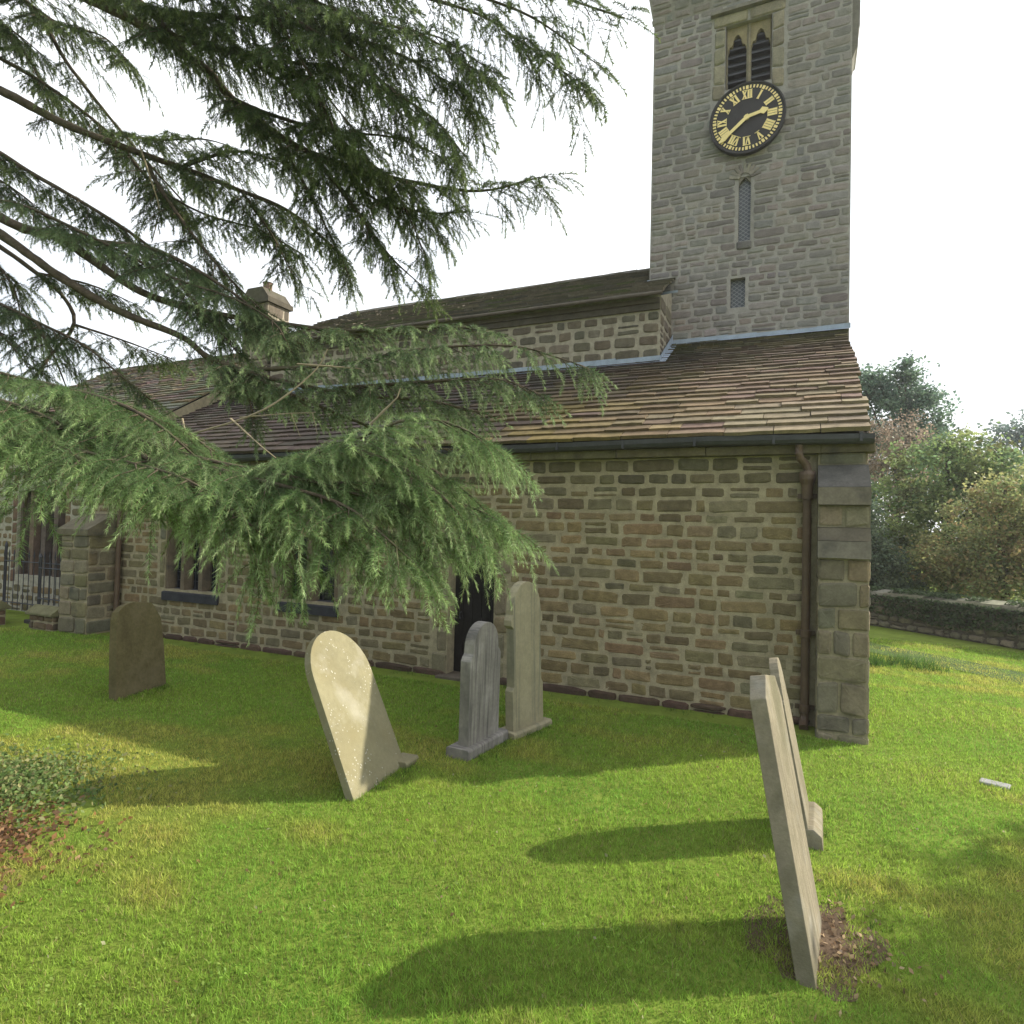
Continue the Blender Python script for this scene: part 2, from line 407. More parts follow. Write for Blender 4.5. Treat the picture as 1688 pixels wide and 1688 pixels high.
# ---- corner buttress with weathered offsets
mb = MB(); BX0, BX1 = .20, .745
X = lambda u, v, t: (t, u, v)
rb = random.Random(5)
A_ = lambda: cvar(rb, P_ASH, .12)
def bprof(y0, y1, z0, z1, yb=WY + .02, x0=BX0, x1=BX1, col=None):
    mb.prism([(yb, z0), (y0, z0), (y1, z1), (yb, z1)], X, x0, x1, col or A_())
bprof(WY - .08, WY - .08, 3.22, 3.36, x1=BX1 - .03)
bprof(WY - .42, WY - .10, 2.93, 3.215, col=(.10, .095, .085))            # upper sloping cap, sooty
bprof(WY - .46, WY - .44, 2.72, 2.925, col=(.165, .145, .105))
bprof(WY - .38, WY - .38, 2.455, 2.715)
bprof(WY - .49, WY - .40, 2.30, 2.45, col=(.12, .105, .075))
bprof(WY - .52, WY - .49, 2.10, 2.295, col=(.165, .15, .115))
# ashlar blocks of the shaft
v = 2.095; lay = [.27, .30, .26, .30, .29, .38, .21, .24]
fb = south(BY)
mb.box((BX0 + .012, BY + .012, -.1), (BX1 - .012, WY + .02, 2.096), (.27, .235, .155))
for i, h in enumerate(lay):
    cuts = {0: [.55], 1: [.78], 2: [.38], 3: [.3, .66], 4: [], 5: [.45], 6: [.68], 7: [.4]}[i]
    cs = [0] + cuts + [1]
    xr = BX1 + (.0 if i < 4 else -.01)
    for a, b in zip(cs, cs[1:]):
        rect_stone(mb, fb, rb, BX0 + (xr - BX0) * a, BX0 + (xr - BX0) * b, v - h, v, .022, .012, A_(), 9, .004)
    for a, b in ((BY, BY + .26), (BY + .26, WY)):
        rect_stone(mb, lambda u, w, d: (BX1 - .012 + d, u, w), rb, a, b, v - h, v, .02, .012, A_(), 9, .004)
        rect_stone(mb, lambda u, w, d: (BX0 + .012 - d, 2 * BY - u + (WY - BY), w), rb, a, b, v - h, v, .02, .012, A_(), 9, .004)
    v -= h
rect_stone(mb, south(WY - .08), rb, BX0, BX1 - .03, 3.22, 3.36, .01, .01, A_(), 9, .004)
rect_stone(mb, south(WY - .38), rb, BX0, BX0 + .27, 2.46, 2.715, .02, .012, A_(), 9, .004)
rect_stone(mb, south(WY - .38), rb, BX0 + .27, BX1, 2.46, 2.715, .02, .012, A_(), 9, .004)
mb.build("buttress", M_ashlar, church)
# buttress at the far end of the aisle
mb = MB(); bx0, bx1, by = -13.9, -13.0, WY - .62
mb.box((bx0 + .015, by + .015, -.1), (bx1 - .015, WY, 2.0), MORT)
courses(mb, south(by), rb, bx0, bx1, 0, 2.0, P_ASH, (.24, .34), (1.2, 2.0), .03, .015, jit=.005, n=8)
courses(mb, lambda u, w, d: (bx1 - .015 + d, u, w), rb, by, WY, 0, 2.0, P_ASH, (.24, .34), (1.2, 2.0), .03, .015, jit=.005, n=8)
mb.prism([(WY, 2.0), (by - .06, 2.0), (by - .06, 2.12), (WY - .2, 2.42), (WY, 2.45)], X, bx0 - .05, bx1 + .05, (.15, .13, .085))
mb.build("buttress", M_ashlar, church)
p = MB(); p.tube([(-12.85, WY - .1, 3.45), (-12.85, WY - .1, .1)], .05, 12); p.build("downpipe", M_pipe, church)
# ---- door
mb = MB()
for i in range(5):
    w = (DOOR[1] - DOOR[0]) / 5; mb.box((DOOR[0] + i * w + .004, WY + .22, .05), (DOOR[0] + (i + 1) * w - .004, WY + .27, 1.97))
d = mb.build("door", M_dark, church)
mb = MB(); mb.tube([(DOOR[0] + .12, WY + .2, 1.0), (DOOR[0] + .12, WY + .17, 1.0), (DOOR[0] + .12, WY + .17, .9), (DOOR[0] + .12, WY + .2, .9)], .012, 8); mb.build("handle", M_iron, d)
mb = MB(); mb.box((DOOR[0] - .1, WY - .18, -.05), (DOOR[1] + .1, WY + .3, .045), (.12, .10, .075)); mb.build("door_step", M_ashlar, church, bevel=.01)
# ---- low mullioned windows
def window(h, lights):
    a, b, c, dd = h; g = MB(); g.box((a, WY + .2, c), (b, WY + .22, dd)); w = g.build("window", M_glass, church)
    fr = MB(); n = lights
    for i in range(n + 1):
        x = a + (b - a) * i / n; hw = .075 if 0 < i < n else .10
        fr.prism([(x - hw, WY + .02), (x - hw * .4, WY + .02), (x + hw * .4, WY + .02), (x + hw, WY + .16), (x + hw, WY + .2), (x - hw, WY + .2), (x - hw, WY + .16)], lambda u, v, t: (u, v, t), c, dd, (.14, .11, .075))
    fr.build("mullion", M_ashlar, w)
    s = MB(); s.prism([(WY + .19, c + .02), (WY - .05, c - .06), (WY - .05, c - .22), (WY + .05, c - .22)], lambda u, v, t: (t, u, v), a - .02, b + .02, (.045, .045, .05)); s.build("sill", M_ashlar, w)
    ld = MB()
    for i in range(n):
        x0, x1 = a + (b - a) * i / n, a + (b - a) * (i + 1) / n
        for k in range(1, 8):
            z = c + (dd - c) * k / 8; ld.box((x0, WY + .192, z - .004), (x1, WY + .2, z + .004))
        for k in range(1, 4):
            x = x0 + (x1 - x0) * k / 4; ld.box((x - .004, WY + .190, c), (x + .004, WY + .2, dd))
    ld.build("leading", M_iron, w)
window(WIN1, 3); window(WIN2, 2)

# ---- slate roofs
def slate_roof(name, x0, x1, ya, za, yb, zb, e0, e1, colf, seed, wr=(.36, .8), thick=.042, sag=.03, parent=church, ragged=.03, skip=None):
    r = random.Random(seed); m = MB(); L = math.hypot(yb - ya, zb - za); ty, tz = (yb - ya) / L, (zb - za) / L; ny, nz = -tz, ty
    if ty < 0: ny, nz = tz, -ty
    sg = smooth_noise(r, 5, .5)
    def Pp(x, s, n):
        n += sag * sg(x, s * 1.5); return (x, ya + ty * s + ny * n, za + tz * s + nz * n)
    # sarking below
    nn = 14
    for i in range(nn):
        a, b = x0 + (x1 - .04 - x0) * i / nn, x0 + (x1 - .04 - x0) * (i + 1) / nn
        for j in range(4):
            m.add([Pp(a, L * j / 4, -.03), Pp(b, L * j / 4, -.03), Pp(b, L * (j + 1) / 4, -.03), Pp(a, L * (j + 1) / 4, -.03)], [(0, 1, 2, 3)], (.03, .025, .02))
    s = 0.0; k = 0
    while s < L - .02:
        f = s / L; e = e0 + (e1 - e0) * f; e *= r.uniform(.92, 1.08)
        x = x0 + r.uniform(-.3, 0); xe = x1 + r.uniform(-ragged, ragged)
        while x < xe - .02:
            w = r.uniform(*wr) * (1 - .45 * f)
            if xe - x - w < .16: w = xe - x
            if not (skip and skip(x + w / 2, s)):
                t = thick * r.uniform(.75, 1.3); c = colf(r, x + w / 2, f)
                j = lambda q=.006: r.uniform(-q, q)
                lo = s + j(.012); hi = min(s + e * 1.55, L); lift = .012 + j(.004)
                xa, xb = x + .004 + j(.003), x + w - .004 + j(.003)
                xm1, xm2 = xa + (xb - xa) * .33, xa + (xb - xa) * .67
                lo2 = [lo + j(.01) for _ in range(4)]; xq = [xa, xm1, xm2, xb]
                V = [Pp(q, l, lift + t + j(.004)) for q, l in zip(xq, lo2)] + [Pp(q, hi, .006) for q in xq] + [Pp(q, l + .006, lift * .2) for q, l in zip(xq, lo2)]
                F = [(0, 1, 5, 4), (1, 2, 6, 5), (2, 3, 7, 6), (8, 9, 1, 0), (9, 10, 2, 1), (10, 11, 3, 2), (8, 0, 4), (3, 11, 7)]
                m.add(V, F, c)
            x += w
        s += e; k += 1
    return m.build(name, M_slate, parent)
cn = smooth_noise(random.Random(8), 6, .9)
def mixt(a, b, t): t = max(0, min(1, t)); return tuple(x + (y - x) * t for x, y in zip(a, b))
def aisle_col(r, x, f):
    warm = r.choice([(.25, .175, .11), (.22, .155, .11), (.265, .20, .125), (.215, .145, .115), (.23, .185, .115)])
    dark = r.choice([(.10, .075, .065), (.085, .07, .06), (.12, .085, .075), (.09, .08, .06)])
    moss = r.choice([(.12, .125, .045), (.10, .095, .055), (.16, .145, .05)])
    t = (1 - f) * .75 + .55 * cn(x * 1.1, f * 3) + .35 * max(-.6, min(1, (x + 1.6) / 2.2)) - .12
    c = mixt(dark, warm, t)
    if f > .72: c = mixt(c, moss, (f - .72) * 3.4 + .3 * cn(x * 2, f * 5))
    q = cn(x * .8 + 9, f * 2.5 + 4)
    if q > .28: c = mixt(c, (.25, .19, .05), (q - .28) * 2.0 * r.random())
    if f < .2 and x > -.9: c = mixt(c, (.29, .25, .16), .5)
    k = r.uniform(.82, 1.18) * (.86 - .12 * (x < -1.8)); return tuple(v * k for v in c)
AZ = 3.60; AYE = WY - .30
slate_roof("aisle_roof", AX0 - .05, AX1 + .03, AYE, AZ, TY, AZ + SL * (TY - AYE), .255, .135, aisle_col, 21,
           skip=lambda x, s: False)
# verge bedding under the right edge of the roof
mb = MB(); zt = AZ + SL * (TY - AYE)
mb.add([(AX1 - .03, AYE + .05, AZ - .06), (AX1 - .03, TY, zt - .06), (AX1 - .03, TY, zt - .01), (AX1 - .03, AYE + .05, AZ - .012), (AX1 - .2, AYE + .05, AZ - .06), (AX1 - .2, TY, zt - .06)], [(0, 1, 2, 3), (0, 4, 5, 1)], (.16, .14, .10))
mb.build("verge", M_ashlar, church)

# ---- tower
TX0, TX1, TB = -2.93, .80, 16.9
THI = 14.1
BEL = (-1.47, -.60, 11.30, 12.62); LAN = (-1.18, -.95, 8.16, 9.45); SQ = (-1.31, -1.03, 6.84, 7.43)
thol = [BEL, LAN, SQ]
tdress = [(-1.72, -.34, 11.1, 12.85), (-1.22, -.91, 8.0, 9.5), (-1.35, -.99, 6.8, 7.47)]
mbm = MB(); T = south(TY); body(mbm, T, TX0, TX1, 5.0, THI, thol, .3, MORT_T)
tw = MB(); rt = random.Random(31)
courses(tw, T, rt, TX0, TX1, 6.0, THI, P_TOWER, (.11, .20), (1.3, 3.6), .017, .012, tdress, wave=.03, jit=.009, n=6)
# larger quoins on the right edge
for side, tf, a0 in (("r", lambda u, v, d: (TX1 - .02 + d, u, v), TY), ("l", lambda u, v, d: (TX0 + .02 - d, 2 * TY - u + 3.75, v), TY)):
    courses(tw, tf, rt, a0, a0 + 3.75, 6.0 if side == "l" else 0.0, THI, P_TOWER, (.16, .26), (1.3, 2.6), .04, .014, jit=.012)
mbm.add([(TX1 - .02, TY, 0), (TX1 - .02, TB, 0), (TX1 - .02, TB, THI), (TX1 - .02, TY, THI)], [(0, 1, 2, 3)], MORT_T)
mbm.add([(TX0 + .02, TY, 0), (TX0 + .02, TB, 0), (TX0 + .02, TB, THI), (TX0 + .02, TY, THI)], [(3, 2, 1, 0)], MORT_T)
mbm.add([(TX0, TB, 0), (TX1, TB, 0), (TX1, TB, THI), (TX0, TB, THI)], [(3, 2, 1, 0)], MORT_T)
joined("tower_wall", [mbm, tw], M_tstone, church)
# dressings of the tower openings
mb = MB(); P_TD = [(.24, .21, .15), (.255, .22, .16), (.225, .20, .155)]
for a, b in ((-1.70, -1.47), (-.60, -.37)):
    v = 11.12
    while v < 12.62: h = min(rt.uniform(.3, .45), 12.62 - v); rect_stone(mb, T, rt, a + rt.uniform(-.03, .03) * (a < -1), b, v, v + h, .01, .03, cvar(rt, P_TD), 10, .003); v += h
rect_stone(mb, T, rt, -1.72, -1.03, 12.62, 12.86, .012, .03, cvar(rt, P_TD), 10, .003); rect_stone(mb, T, rt, -1.03, -.34, 12.62, 12.86, .012, .03, cvar(rt, P_TD), 10, .003)
mb.box((-1.76, TY - .10, 12.86), (-.30, TY + .05, 12.93), (.20, .18, .15))
mb.build("belfry_surround", M_ashlar, church, bevel=.005); mb = MB()
rect_stone(mb, T, rt, -1.22, -.91, 7.98, 8.16, .01, .03, (.14, .13, .12), 10, .003)
mb.build("slit_window_sill", M_ashlar, church, bevel=.005)
for k in range(9):      # little voussoirs fanned above the slit window
    w = math.radians(12 + 156 * k / 8); c, s_ = math.cos(w), math.sin(w)
    M_ = Matrix.Translation((-1.065 + c * .20, TY, 9.42 + s_ * .20)) @ Matrix.Rotation(-(w - math.pi / 2), 4, 'Y')
    mb = MB(); mb.box((-.028, -.02, -.1), (.028, .03, .1), cvar(rt, [(.26, .235, .19), (.17, .15, .13)]), M_)
    mb.build("voussoir", M_ashlar, church, bevel=.005)
# belfry window: two cusped lights, mullion, louvres
gl = MB(); gl.box((BEL[0], TY + .27, BEL[2]), (BEL[1], TY + .29, BEL[3])); bw = gl.build("belfry_window", M_dark, church)
tr = MB(); mid = (BEL[0] + BEL[1]) / 2
for a, b in ((BEL[0] + .03, mid - .035), (mid + .035, BEL[1] - .03)):
    w = b - a; n = 16; pts = []
    for i in range(n + 1):
        t = i / n; q = abs(2 * t - 1)
        z = 12.12 + .34 * (1 - q ** 1.6); z -= .10 * math.exp(-((q - .55) / .12) ** 2)      # cusps
        pts.append((a + w * t, z))
    for (p0, z0), (p1, z1) in zip(pts, pts[1:]):
        tr.add([(p0, TY + .10, z0), (p1, TY + .10, z1), (p1, TY + .10, BEL[3]), (p0, TY + .10, BEL[3]), (p0, TY + .2, z0), (p1, TY + .2, z1)], [(0, 1, 2, 3), (0, 4, 5, 1)], (.27, .22, .13))
for a, b in ((BEL[0], BEL[0] + .03), (mid - .045, mid + .045), (BEL[1] - .03, BEL[1])):
    tr.prism([(a, TY + .12), ((a + b) / 2, TY + .06), (b, TY + .12), (b, TY + .24), (a, TY + .24)], lambda u, v, t: (u, v, t), BEL[2], BEL[3], (.25, .215, .15))
tr.build("tracery", M_ashlar, bw)
lv = MB()
for k in range(7):
    z = BEL[2] + .06 + k * .17
    for a, b in ((BEL[0] + .03, mid - .04), (mid + .04, BEL[1] - .03)):
        lv.prism([(TY + .14, z), (TY + .14, z - .025), (TY + .26, z + .10), (TY + .26, z + .125)], lambda u, v, t: (t, u, v), a, b)
lv.build("louvre", M_iron, bw)
# slit and square windows with leaded glass
def lead_mat():
    m = bpy.data.materials.new("leaded_glass"); m.use_nodes = True; N, L = m.node_tree.nodes, m.node_tree.links; P = N["Principled BSDF"]
    tc = N.new("ShaderNodeTexCoord"); outs = []
    for ang in (52, -52):
        mp = N.new("ShaderNodeMapping"); mp.inputs["Rotation"].default_value = (0, math.radians(ang), 0); L.new(tc.outputs["Object"], mp.inputs[0])
        s = N.new("ShaderNodeSeparateXYZ"); L.new(mp.outputs[0], s.inputs[0])
        a = N.new("ShaderNodeMath"); a.operation = 'PINGPONG'; a.inputs[1].default_value = .032; L.new(s.outputs["X"], a.inputs[0])
        b = N.new("ShaderNodeMath"); b.operation = 'LESS_THAN'; b.inputs[1].default_value = .006; L.new(a.outputs[0], b.inputs[0]); outs.append(b.outputs[0])
    mx = N.new("ShaderNodeMath"); mx.operation = 'MAXIMUM'; L.new(outs[0], mx.inputs[0]); L.new(outs[1], mx.inputs[1])
    c = N.new("ShaderNodeMixRGB"); c.inputs[1].default_value = (.075, .08, .09, 1); c.inputs[2].default_value = (.22, .22, .23, 1); L.new(mx.outputs[0], c.inputs[0])
    L.new(c.outputs[0], P.inputs["Base Color"]); P.inputs["Roughness"].default_value = .4; return m
M_lglass = lead_mat()
g = MB(); g.box((LAN[0], TY + .10, LAN[2]), (LAN[1], TY + .115, LAN[3])); lw = g.build("slit_window", M_lglass, church)
g = MB(); cx = (LAN[0] + LAN[1]) / 2
for sgn in (-1, 1):      # pointed head spandrels
    pts = [(cx + sgn * .116, LAN[3] + .001)] + [(cx + sgn * .116 * (1 - (k / 6) ** 1.8), LAN[3] - .2 + .2 * (k / 6) ** .8) for k in range(7)]
    g.prism(pts if sgn < 0 else pts[::-1], lambda u, v, t: (u, t, v), TY + .02, TY + .1, (.19, .17, .14))
g.build("window_head", M_ashlar, lw)
g = MB(); g.box((SQ[0], TY + .12, SQ[2]), (SQ[1], TY + .135, SQ[3])); g.build("small_window", M_lglass, church)
# parapet: corbelled out on the left and front corner, battlements above
mb = MB()
def ring(z0, z1, o0, o1, col):
    a = [(TX0 - o0, TY - o0), (TX1 + o0, TY - o0), (TX1 + o0, TB + o0), (TX0 - o0, TB + o0)]; b = [(TX0 - o1, TY - o1), (TX1 + o1, TY - o1), (TX1 + o1, TB + o1), (TX0 - o1, TB + o1)]
    mb.add([(*p, z0) for p in a] + [(*p, z1) for p in b], [(i, (i + 1) % 4, 4 + (i + 1) % 4, 4 + i) for i in range(4)], col)
ring(13.05, 13.62, .004, .10, (.26, .24, .21)); ring(13.62, 14.35, .10, .10, (.23, .205, .17))
courses(mb, lambda u, v, d: (TX0 - .06 + u, TY - .004 - .096 * (v - 13.05) / .57 - d, v), rt, 0, TX1 - TX0 + .12, 13.07, 13.6, P_TOWER, (.15, .2), (1.3, 2.8), .026, .012, jit=.009, n=6)
for k in range(5):
    x = TX0 - .11 + k * (TX1 - TX0 + .22 - .45) / 4
    for y in (TY - .11, TB - .15): mb.box((x, y, 14.35), (x + .45, y + .26, 14.95), (.22, .20, .165))
for k in range(1, 4):
    y = TY - .11 + k * (TB - TY + .1) / 4
    for x in (TX0 - .11, TX1 - .15): mb.box((x, y, 14.35), (x + .26, y + .45, 14.95), (.22, .20, .165))
mb.add([(TX0, TY, 14.2), (TX1, TY, 14.2), (TX1, TB, 14.2), (TX0, TB, 14.2)], [(0, 1, 2, 3)], (.2, .2, .2))
courses(mb, lambda u, v, d: (TX0 - .105 + u, TY - .10 - d, v), rt, 0, TX1 - TX0 + .21, 13.62, 14.33, P_TOWER, (.2, .28), (1.5, 2.8), .03, .012)
mb.build("parapet", M_tstone, church)
# corbelled pilaster on the right flank of the tower
mb = MB()
mb.prism([(TX1 - .03, 11.25), (TX1 + .05, 11.45), (TX1 + .06, 11.5), (TX1 + .10, 11.55), (TX1 + .11, 11.9), (TX1 + .13, 11.95), (TX1 + .14, 13.2), (TX1 - .03, 13.2)], lambda u, v, t: (u, t, v), TY + .06, TY + .7, (.18, .165, .14))
mb.build("pilaster", M_tstone, church, bevel=.01)
# lead flashing where the aisle roof meets the tower
mb = MB(); zt = AZ + SL * (TY - AYE); r5 = random.Random(6)
pts = np.linspace(-2.44, TX1 + .0, 7)
for a, b in zip(pts, pts[1:]):
    j = r5.uniform(-.015, .015)
    mb.add([(a, TY - .03, zt + .10 + j), (b + .02, TY - .032, zt + .11 + j), (b + .02, TY - .032, zt + .02), (a, TY - .03, zt + .02), (a, TY - .17, zt - .17 * SL + .062), (b + .02, TY - .17, zt - .17 * SL + .066)], [(0, 3, 2, 1), (3, 4, 5, 2)])
mb.build("flashing", M_lead, church)

# ---- clock
CX, CZ, CRd, CY = -1.035, 10.56, .70, TY - .12
mb = MB(); n = 64
def disc(m, y, r0, r1=None, y2=None, col=(.3, .3, .3)):
    y2 = y if y2 is None else y2
    if r1 is None:
        m.add([(CX + r0 * math.sin(2 * math.pi * k / n), y, CZ + r0 * math.cos(2 * math.pi * k / n)) for k in range(n)], [tuple(range(n))], col)
    else:
        m.add([(CX + r * math.sin(2 * math.pi * k / n), yy, CZ + r * math.cos(2 * math.pi * k / n)) for r, yy in ((r0, y), (r1, y2)) for k in range(n)],
              [(k, (k + 1) % n, n + (k + 1) % n, n + k) for k in range(n)], col)
disc(mb, CY, CRd); disc(mb, CY, CRd, CRd, TY + .01); clk = mb.build("clock", M_dial, church)
mb = MB(); disc(mb, CY - .004, CRd - .035, CRd - .012, CY - .025); disc(mb, CY - .025, CRd - .012, CRd + .012, CY - .025); disc(mb, CY - .025, CRd + .012, CRd + .015, CY + .03); mb.build("rim", M_dial, clk)
def clock_box(m, ang, r0, r1, hw0, hw1, y=CY - .006, off=0.0, t=.006, skew=0.0):
    """bar from radius r0 to r1 at clock angle ang; off shifts sideways"""
    c, s_ = math.cos(ang), math.sin(ang)
    P_ = lambda r, o, yy: (CX + r * s_ + o * c, yy, CZ + r * c - o * s_)
    q = [(r0, off - hw0 - skew), (r0, off + hw0 - skew), (r1, off + hw1 + skew), (r1, off - hw1 + skew)]
    m.add([P_(r, o, y) for r, o in q] + [P_(r, o, y - t) for r, o in q], [(4, 5, 6, 7), (0, 1, 5, 4), (1, 2, 6, 5), (2, 3, 7, 6), (3, 0, 4, 7)])
mb = MB()
for k in range(60):
    w = .016 if k % 5 else .026
    clock_box(mb, math.radians(6 * k), .585 if k % 5 else .575, .645, w, w * .9)
mb.build("minute_track", M_gold, clk)
NUM = {1: "I", 2: "II", 3: "III", 4: "IIII", 5: "V", 6: "VI", 7: "VII", 8: "VIII", 9: "IX", 10: "X", 11: "XI", 12: "XII"}
for k, sN in NUM.items():
    mb = MB(); wid = {"I": .048, "V": .095, "X": .10}; tot = sum(wid[c] for c in sN); o = -tot / 2
    for c in sN:
        ce = o + wid[c] / 2; a = math.radians(30 * k)
        if c == "I": clock_box(mb, a, .385, .545, .019, .019, off=ce)
        elif c == "V":
            clock_box(mb, a, .385, .545, .016, .016, off=ce - .018, skew=-.018); clock_box(mb, a, .385, .545, .011, .011, off=ce + .018, skew=.018)
        else:
            clock_box(mb, a, .385, .545, .017, .017, off=ce, skew=-.03); clock_box(mb, a, .385, .545, .011, .011, y=CY - .0075, off=ce, skew=.03)
        o += wid[c]
    for r in (.378, .545): clock_box(mb, math.radians(30 * k), r, r + .010, tot / 2, tot / 2, y=CY - .009)
    mb.build("numeral", M_gold, clk)
def hand(ang, L, spade):
    m = MB(); y = CY - .03
    clock_box(m, ang, -.05, L * .7, .035, .030, y, t=.01)
    if spade:
        clock_box(m, ang, L * .62, L * .76, .03, .075, y - .002, t=.01); clock_box(m, ang, L * .76, L, .075, .015, y - .002, t=.01)
    else:
        clock_box(m, ang, L * .68, L * .84, .026, .055, y - .002, t=.01); clock_box(m, ang, L * .84, L, .055, .012, y - .002, t=.01)
    return m.build("hand", M_gold, clk)
hand(math.radians(30 * 2.65), .40, True); hand(math.radians(6 * 38.5), .66, False)
mb = MB(); disc(mb, CY - .045, .05); disc(mb, CY - .045, .05, .05, CY); mb.build("hub", M_gold, clk)

# ---- nave: clerestory wall and roof
NX0, NX1 = -12.3, -2.45; NEZ = 6.80; NRY, NRZ = 15.05, 8.62
mb = MB(); mbm = MB(); N_ = south(NY); rn = random.Random(41)
body(mbm, N_, NX0, NX1, 5.0, NEZ + .1, [], .3, (.34, .30, .23))
courses(mb, N_, rn, NX0, NX1, 5.62, 6.58, P_CLER, (.20, .27), (1.2, 2.4), .055, .016, jit=.006, n=6)
mb.box((NX0, NY - .05, 6.585), (NX1 - .01, NY + .1, 6.70), (.10, .085, .065)); mb.box((NX0, NY - .09, 6.705), (NX1 - .01, NY + .1, 6.79), (.12, .10, .075))
Ne = lambda u, v, d: (NX1 - .01 + d, u, v)
mbm.add([(NX1 - .01, NY, 5), (NX1 - .01, TY, 5), (NX1 - .01, TY, 7.3), (NX1 - .01, NY, 6.85)], [(0, 1, 2, 3)], (.34, .30, .23))
courses(mb, Ne, rn, NY + .02, TY, 5.6, 6.9, P_CLER, (.20, .27), (1.2, 2.0), .05, .014, jit=.006, n=6)
joined("clerestory_wall", [mbm, mb], M_stone, church)
def nave_col(r, x, f):
    c = r.choice([(.125, .112, .08), (.145, .125, .088), (.112, .10, .08), (.155, .13, .095)]); k = r.uniform(.8, 1.2)
    if r.random() < .12: c = (.10, .11, .05)
    return tuple(v * k for v in c)
slate_roof("nave_roof", NX0 - .1, NX1 + .06, NY - .22, NEZ + .03, NRY, NRZ, .2, .13, nave_col, 51, sag=.035,
           skip=lambda x, s: x > TX0 - .03 and s > 1.72)
mb = MB(); n_ = 13
for k in range(n_):     # ridge tiles
    a, b = NX0 + (TX0 - NX0) * k / n_, NX0 + (TX0 - NX0) * (k + 1) / n_
    dz = rn.uniform(-.012, .012)
    mb.prism([(NRY - .14, NRZ - .03 + dz), (NRY, NRZ + .085 + dz), (NRY + .14, NRZ - .03 + dz), (NRY, NRZ + .03 + dz)], X, a + .006, b, (.11, .10, .075))
mb.build("ridge_tile", M_slate, church)
mb = MB(); mb.add([(NX0, NRY, NRZ), (TX0, NRY, NRZ), (TX0, NRY + 3.2, NEZ), (NX0, NRY + 3.2, NEZ)], [(0, 1, 2, 3)], (.1, .09, .07)); mb.build("north_slope", M_slate, church)
# nave gutter
mb = MB(); mb.tube([(NX0, NY - .27, 6.80), (-7, NY - .27, 6.82), (NX1 + .08, NY - .27, 6.81)], .034, 10, (.12, .10, .08)); mb.build("gutter", M_ashlar, church)
# lead flashing at the foot of the clerestory, with its step at the end
mb = MB(); pts = np.linspace(NX0, NX1 + .03, 12)
zf = AZ + SL * (NY - AYE)
for a, b in zip(pts, pts[1:]):
    j = r5.uniform(-.015, .015)
    mb.add([(a, NY - .035, zf + .13 + j), (b + .02, NY - .037, zf + .14 + j), (b + .02, NY - .037, zf + .02), (a, NY - .035, zf + .02), (a, NY - .16, zf - .16 * SL + .062), (b + .02, NY - .16, zf - .16 * SL + .066)], [(0, 3, 2, 1), (3, 4, 5, 2)])
mb.add([(NX1 + .03, NY - .16, zf - .02), (NX1 + .03, TY, zt + .05), (NX1 + .03, TY, zt + .24), (NX1 + .03, NY - .04, zf + .14), (NX1 + .14, NY - .16, zf - .03), (NX1 + .14, TY, zt + .05)], [(0, 1, 2, 3), (0, 4, 5, 1)])
mb.build("flashing", M_lead, church); mb = MB()
mb.add([(TX0 - .04, TY - .04, 7.27), (TX0 - .04, TY - .04, 7.62), (TX0 + .02, TY - .035, 7.62), (TX0 + .02, TY - .035, 7.31)], [(0, 3, 2, 1)])
mb.add([(TX0 - .04, TY - .05, 7.26), (NX1 + .12, TY - .05, 7.28), (NX1 + .12, TY - .05, 7.33), (TX0 - .04, TY - .05, 7.31)], [(0, 1, 2, 3)])
mb.build("flashing", M_lead, church)
# ---- chimney on the lean-to at the far end of the nave
mb = MB(); cx0, cx1, cy0, cy1 = -13.35, -12.45, 12.0, 12.75
mb.box((cx0 + .02, cy0 + .02, 5), (cx1 - .02, cy1, 8.0), (.34, .30, .23))
courses(mb, south(cy0), rn, cx0, cx1, 5.4, 8.0, P_CLER, (.2, .28), (1.1, 1.9), .045, .014, jit=.006, n=6)
courses(mb, lambda u, v, d: (cx1 - .02 + d, u, v), rn, cy0, cy1, 5.4, 8.0, P_CLER, (.2, .28), (1.1, 1.9), .045, .014, jit=.006, n=6)
mb.box((cx0 - .06, cy0 - .07, 8.0), (cx1 + .06, cy1 + .06, 8.13), (.085, .075, .055))
mb.prism([(cx0 - .03, 8.13), (cx1 + .03, 8.13), (cx1 - .2, 8.42), (cx0 + .2, 8.42)], lambda u, v, t: (u, t, v), cy0 - .03, cy1 + .03, (.085, .075, .055))
ch = mb.build("chimney", M_stone, church)
mb = MB(); mb.tube([(-12.85, 12.35, 8.4), (-12.85, 12.35, 8.5), (-12.85, 12.35, 8.64), (-12.85, 12.35, 8.66)], [.13, .12, .12, .14], 12, (.16, .11, .08)); mb.build("chimney_pot", M_ashlar, ch)
# ---- chancel beyond
CXA, CXB = -22.8, -13.85
mb = MB(); rc = random.Random(61)
body(mb, south(9.35), CXA + .3, -13.85, 0, 4.2, [(-17.9, -15.95, 0.9, 3.0)], .25, (.36, .33, .26))
courses(mb, south(9.35), rc, CXA + .3, -13.9, 0, 4.2, P_AISLE, (.18, .26), (1.2, 2.4), .06, .016, [(-18.1, -15.75, .7, 3.2)], jit=.008)
for x in (-15.95, -18.1):
    v = .7
    while v < 3.2: h = rc.uniform(.25, .4); rect_stone(mb, south(9.35), rc, x, x + .2, v, v + h, .02, .02, cvar(rc, [(.16, .10, .07), (.20, .14, .09)]), 9, .003); v += h
mb.add([(CXA + .35, 9.36, 0), (CXA + .35, 15, 0), (CXA + .35, 15, 7.5), (CXA + .35, 9.36, 4.2)], [(3, 2, 1, 0)], MORT)
mb.add([(CXB - .03, 9.02, 3.2), (CXB - .03, 15, 6.6), (CXB - .03, 15, 7.80), (CXB - .03, 9.08, 4.08)], [(0, 1, 2, 3)], MORT)
mb.build("chancel_wall", M_stone, church)
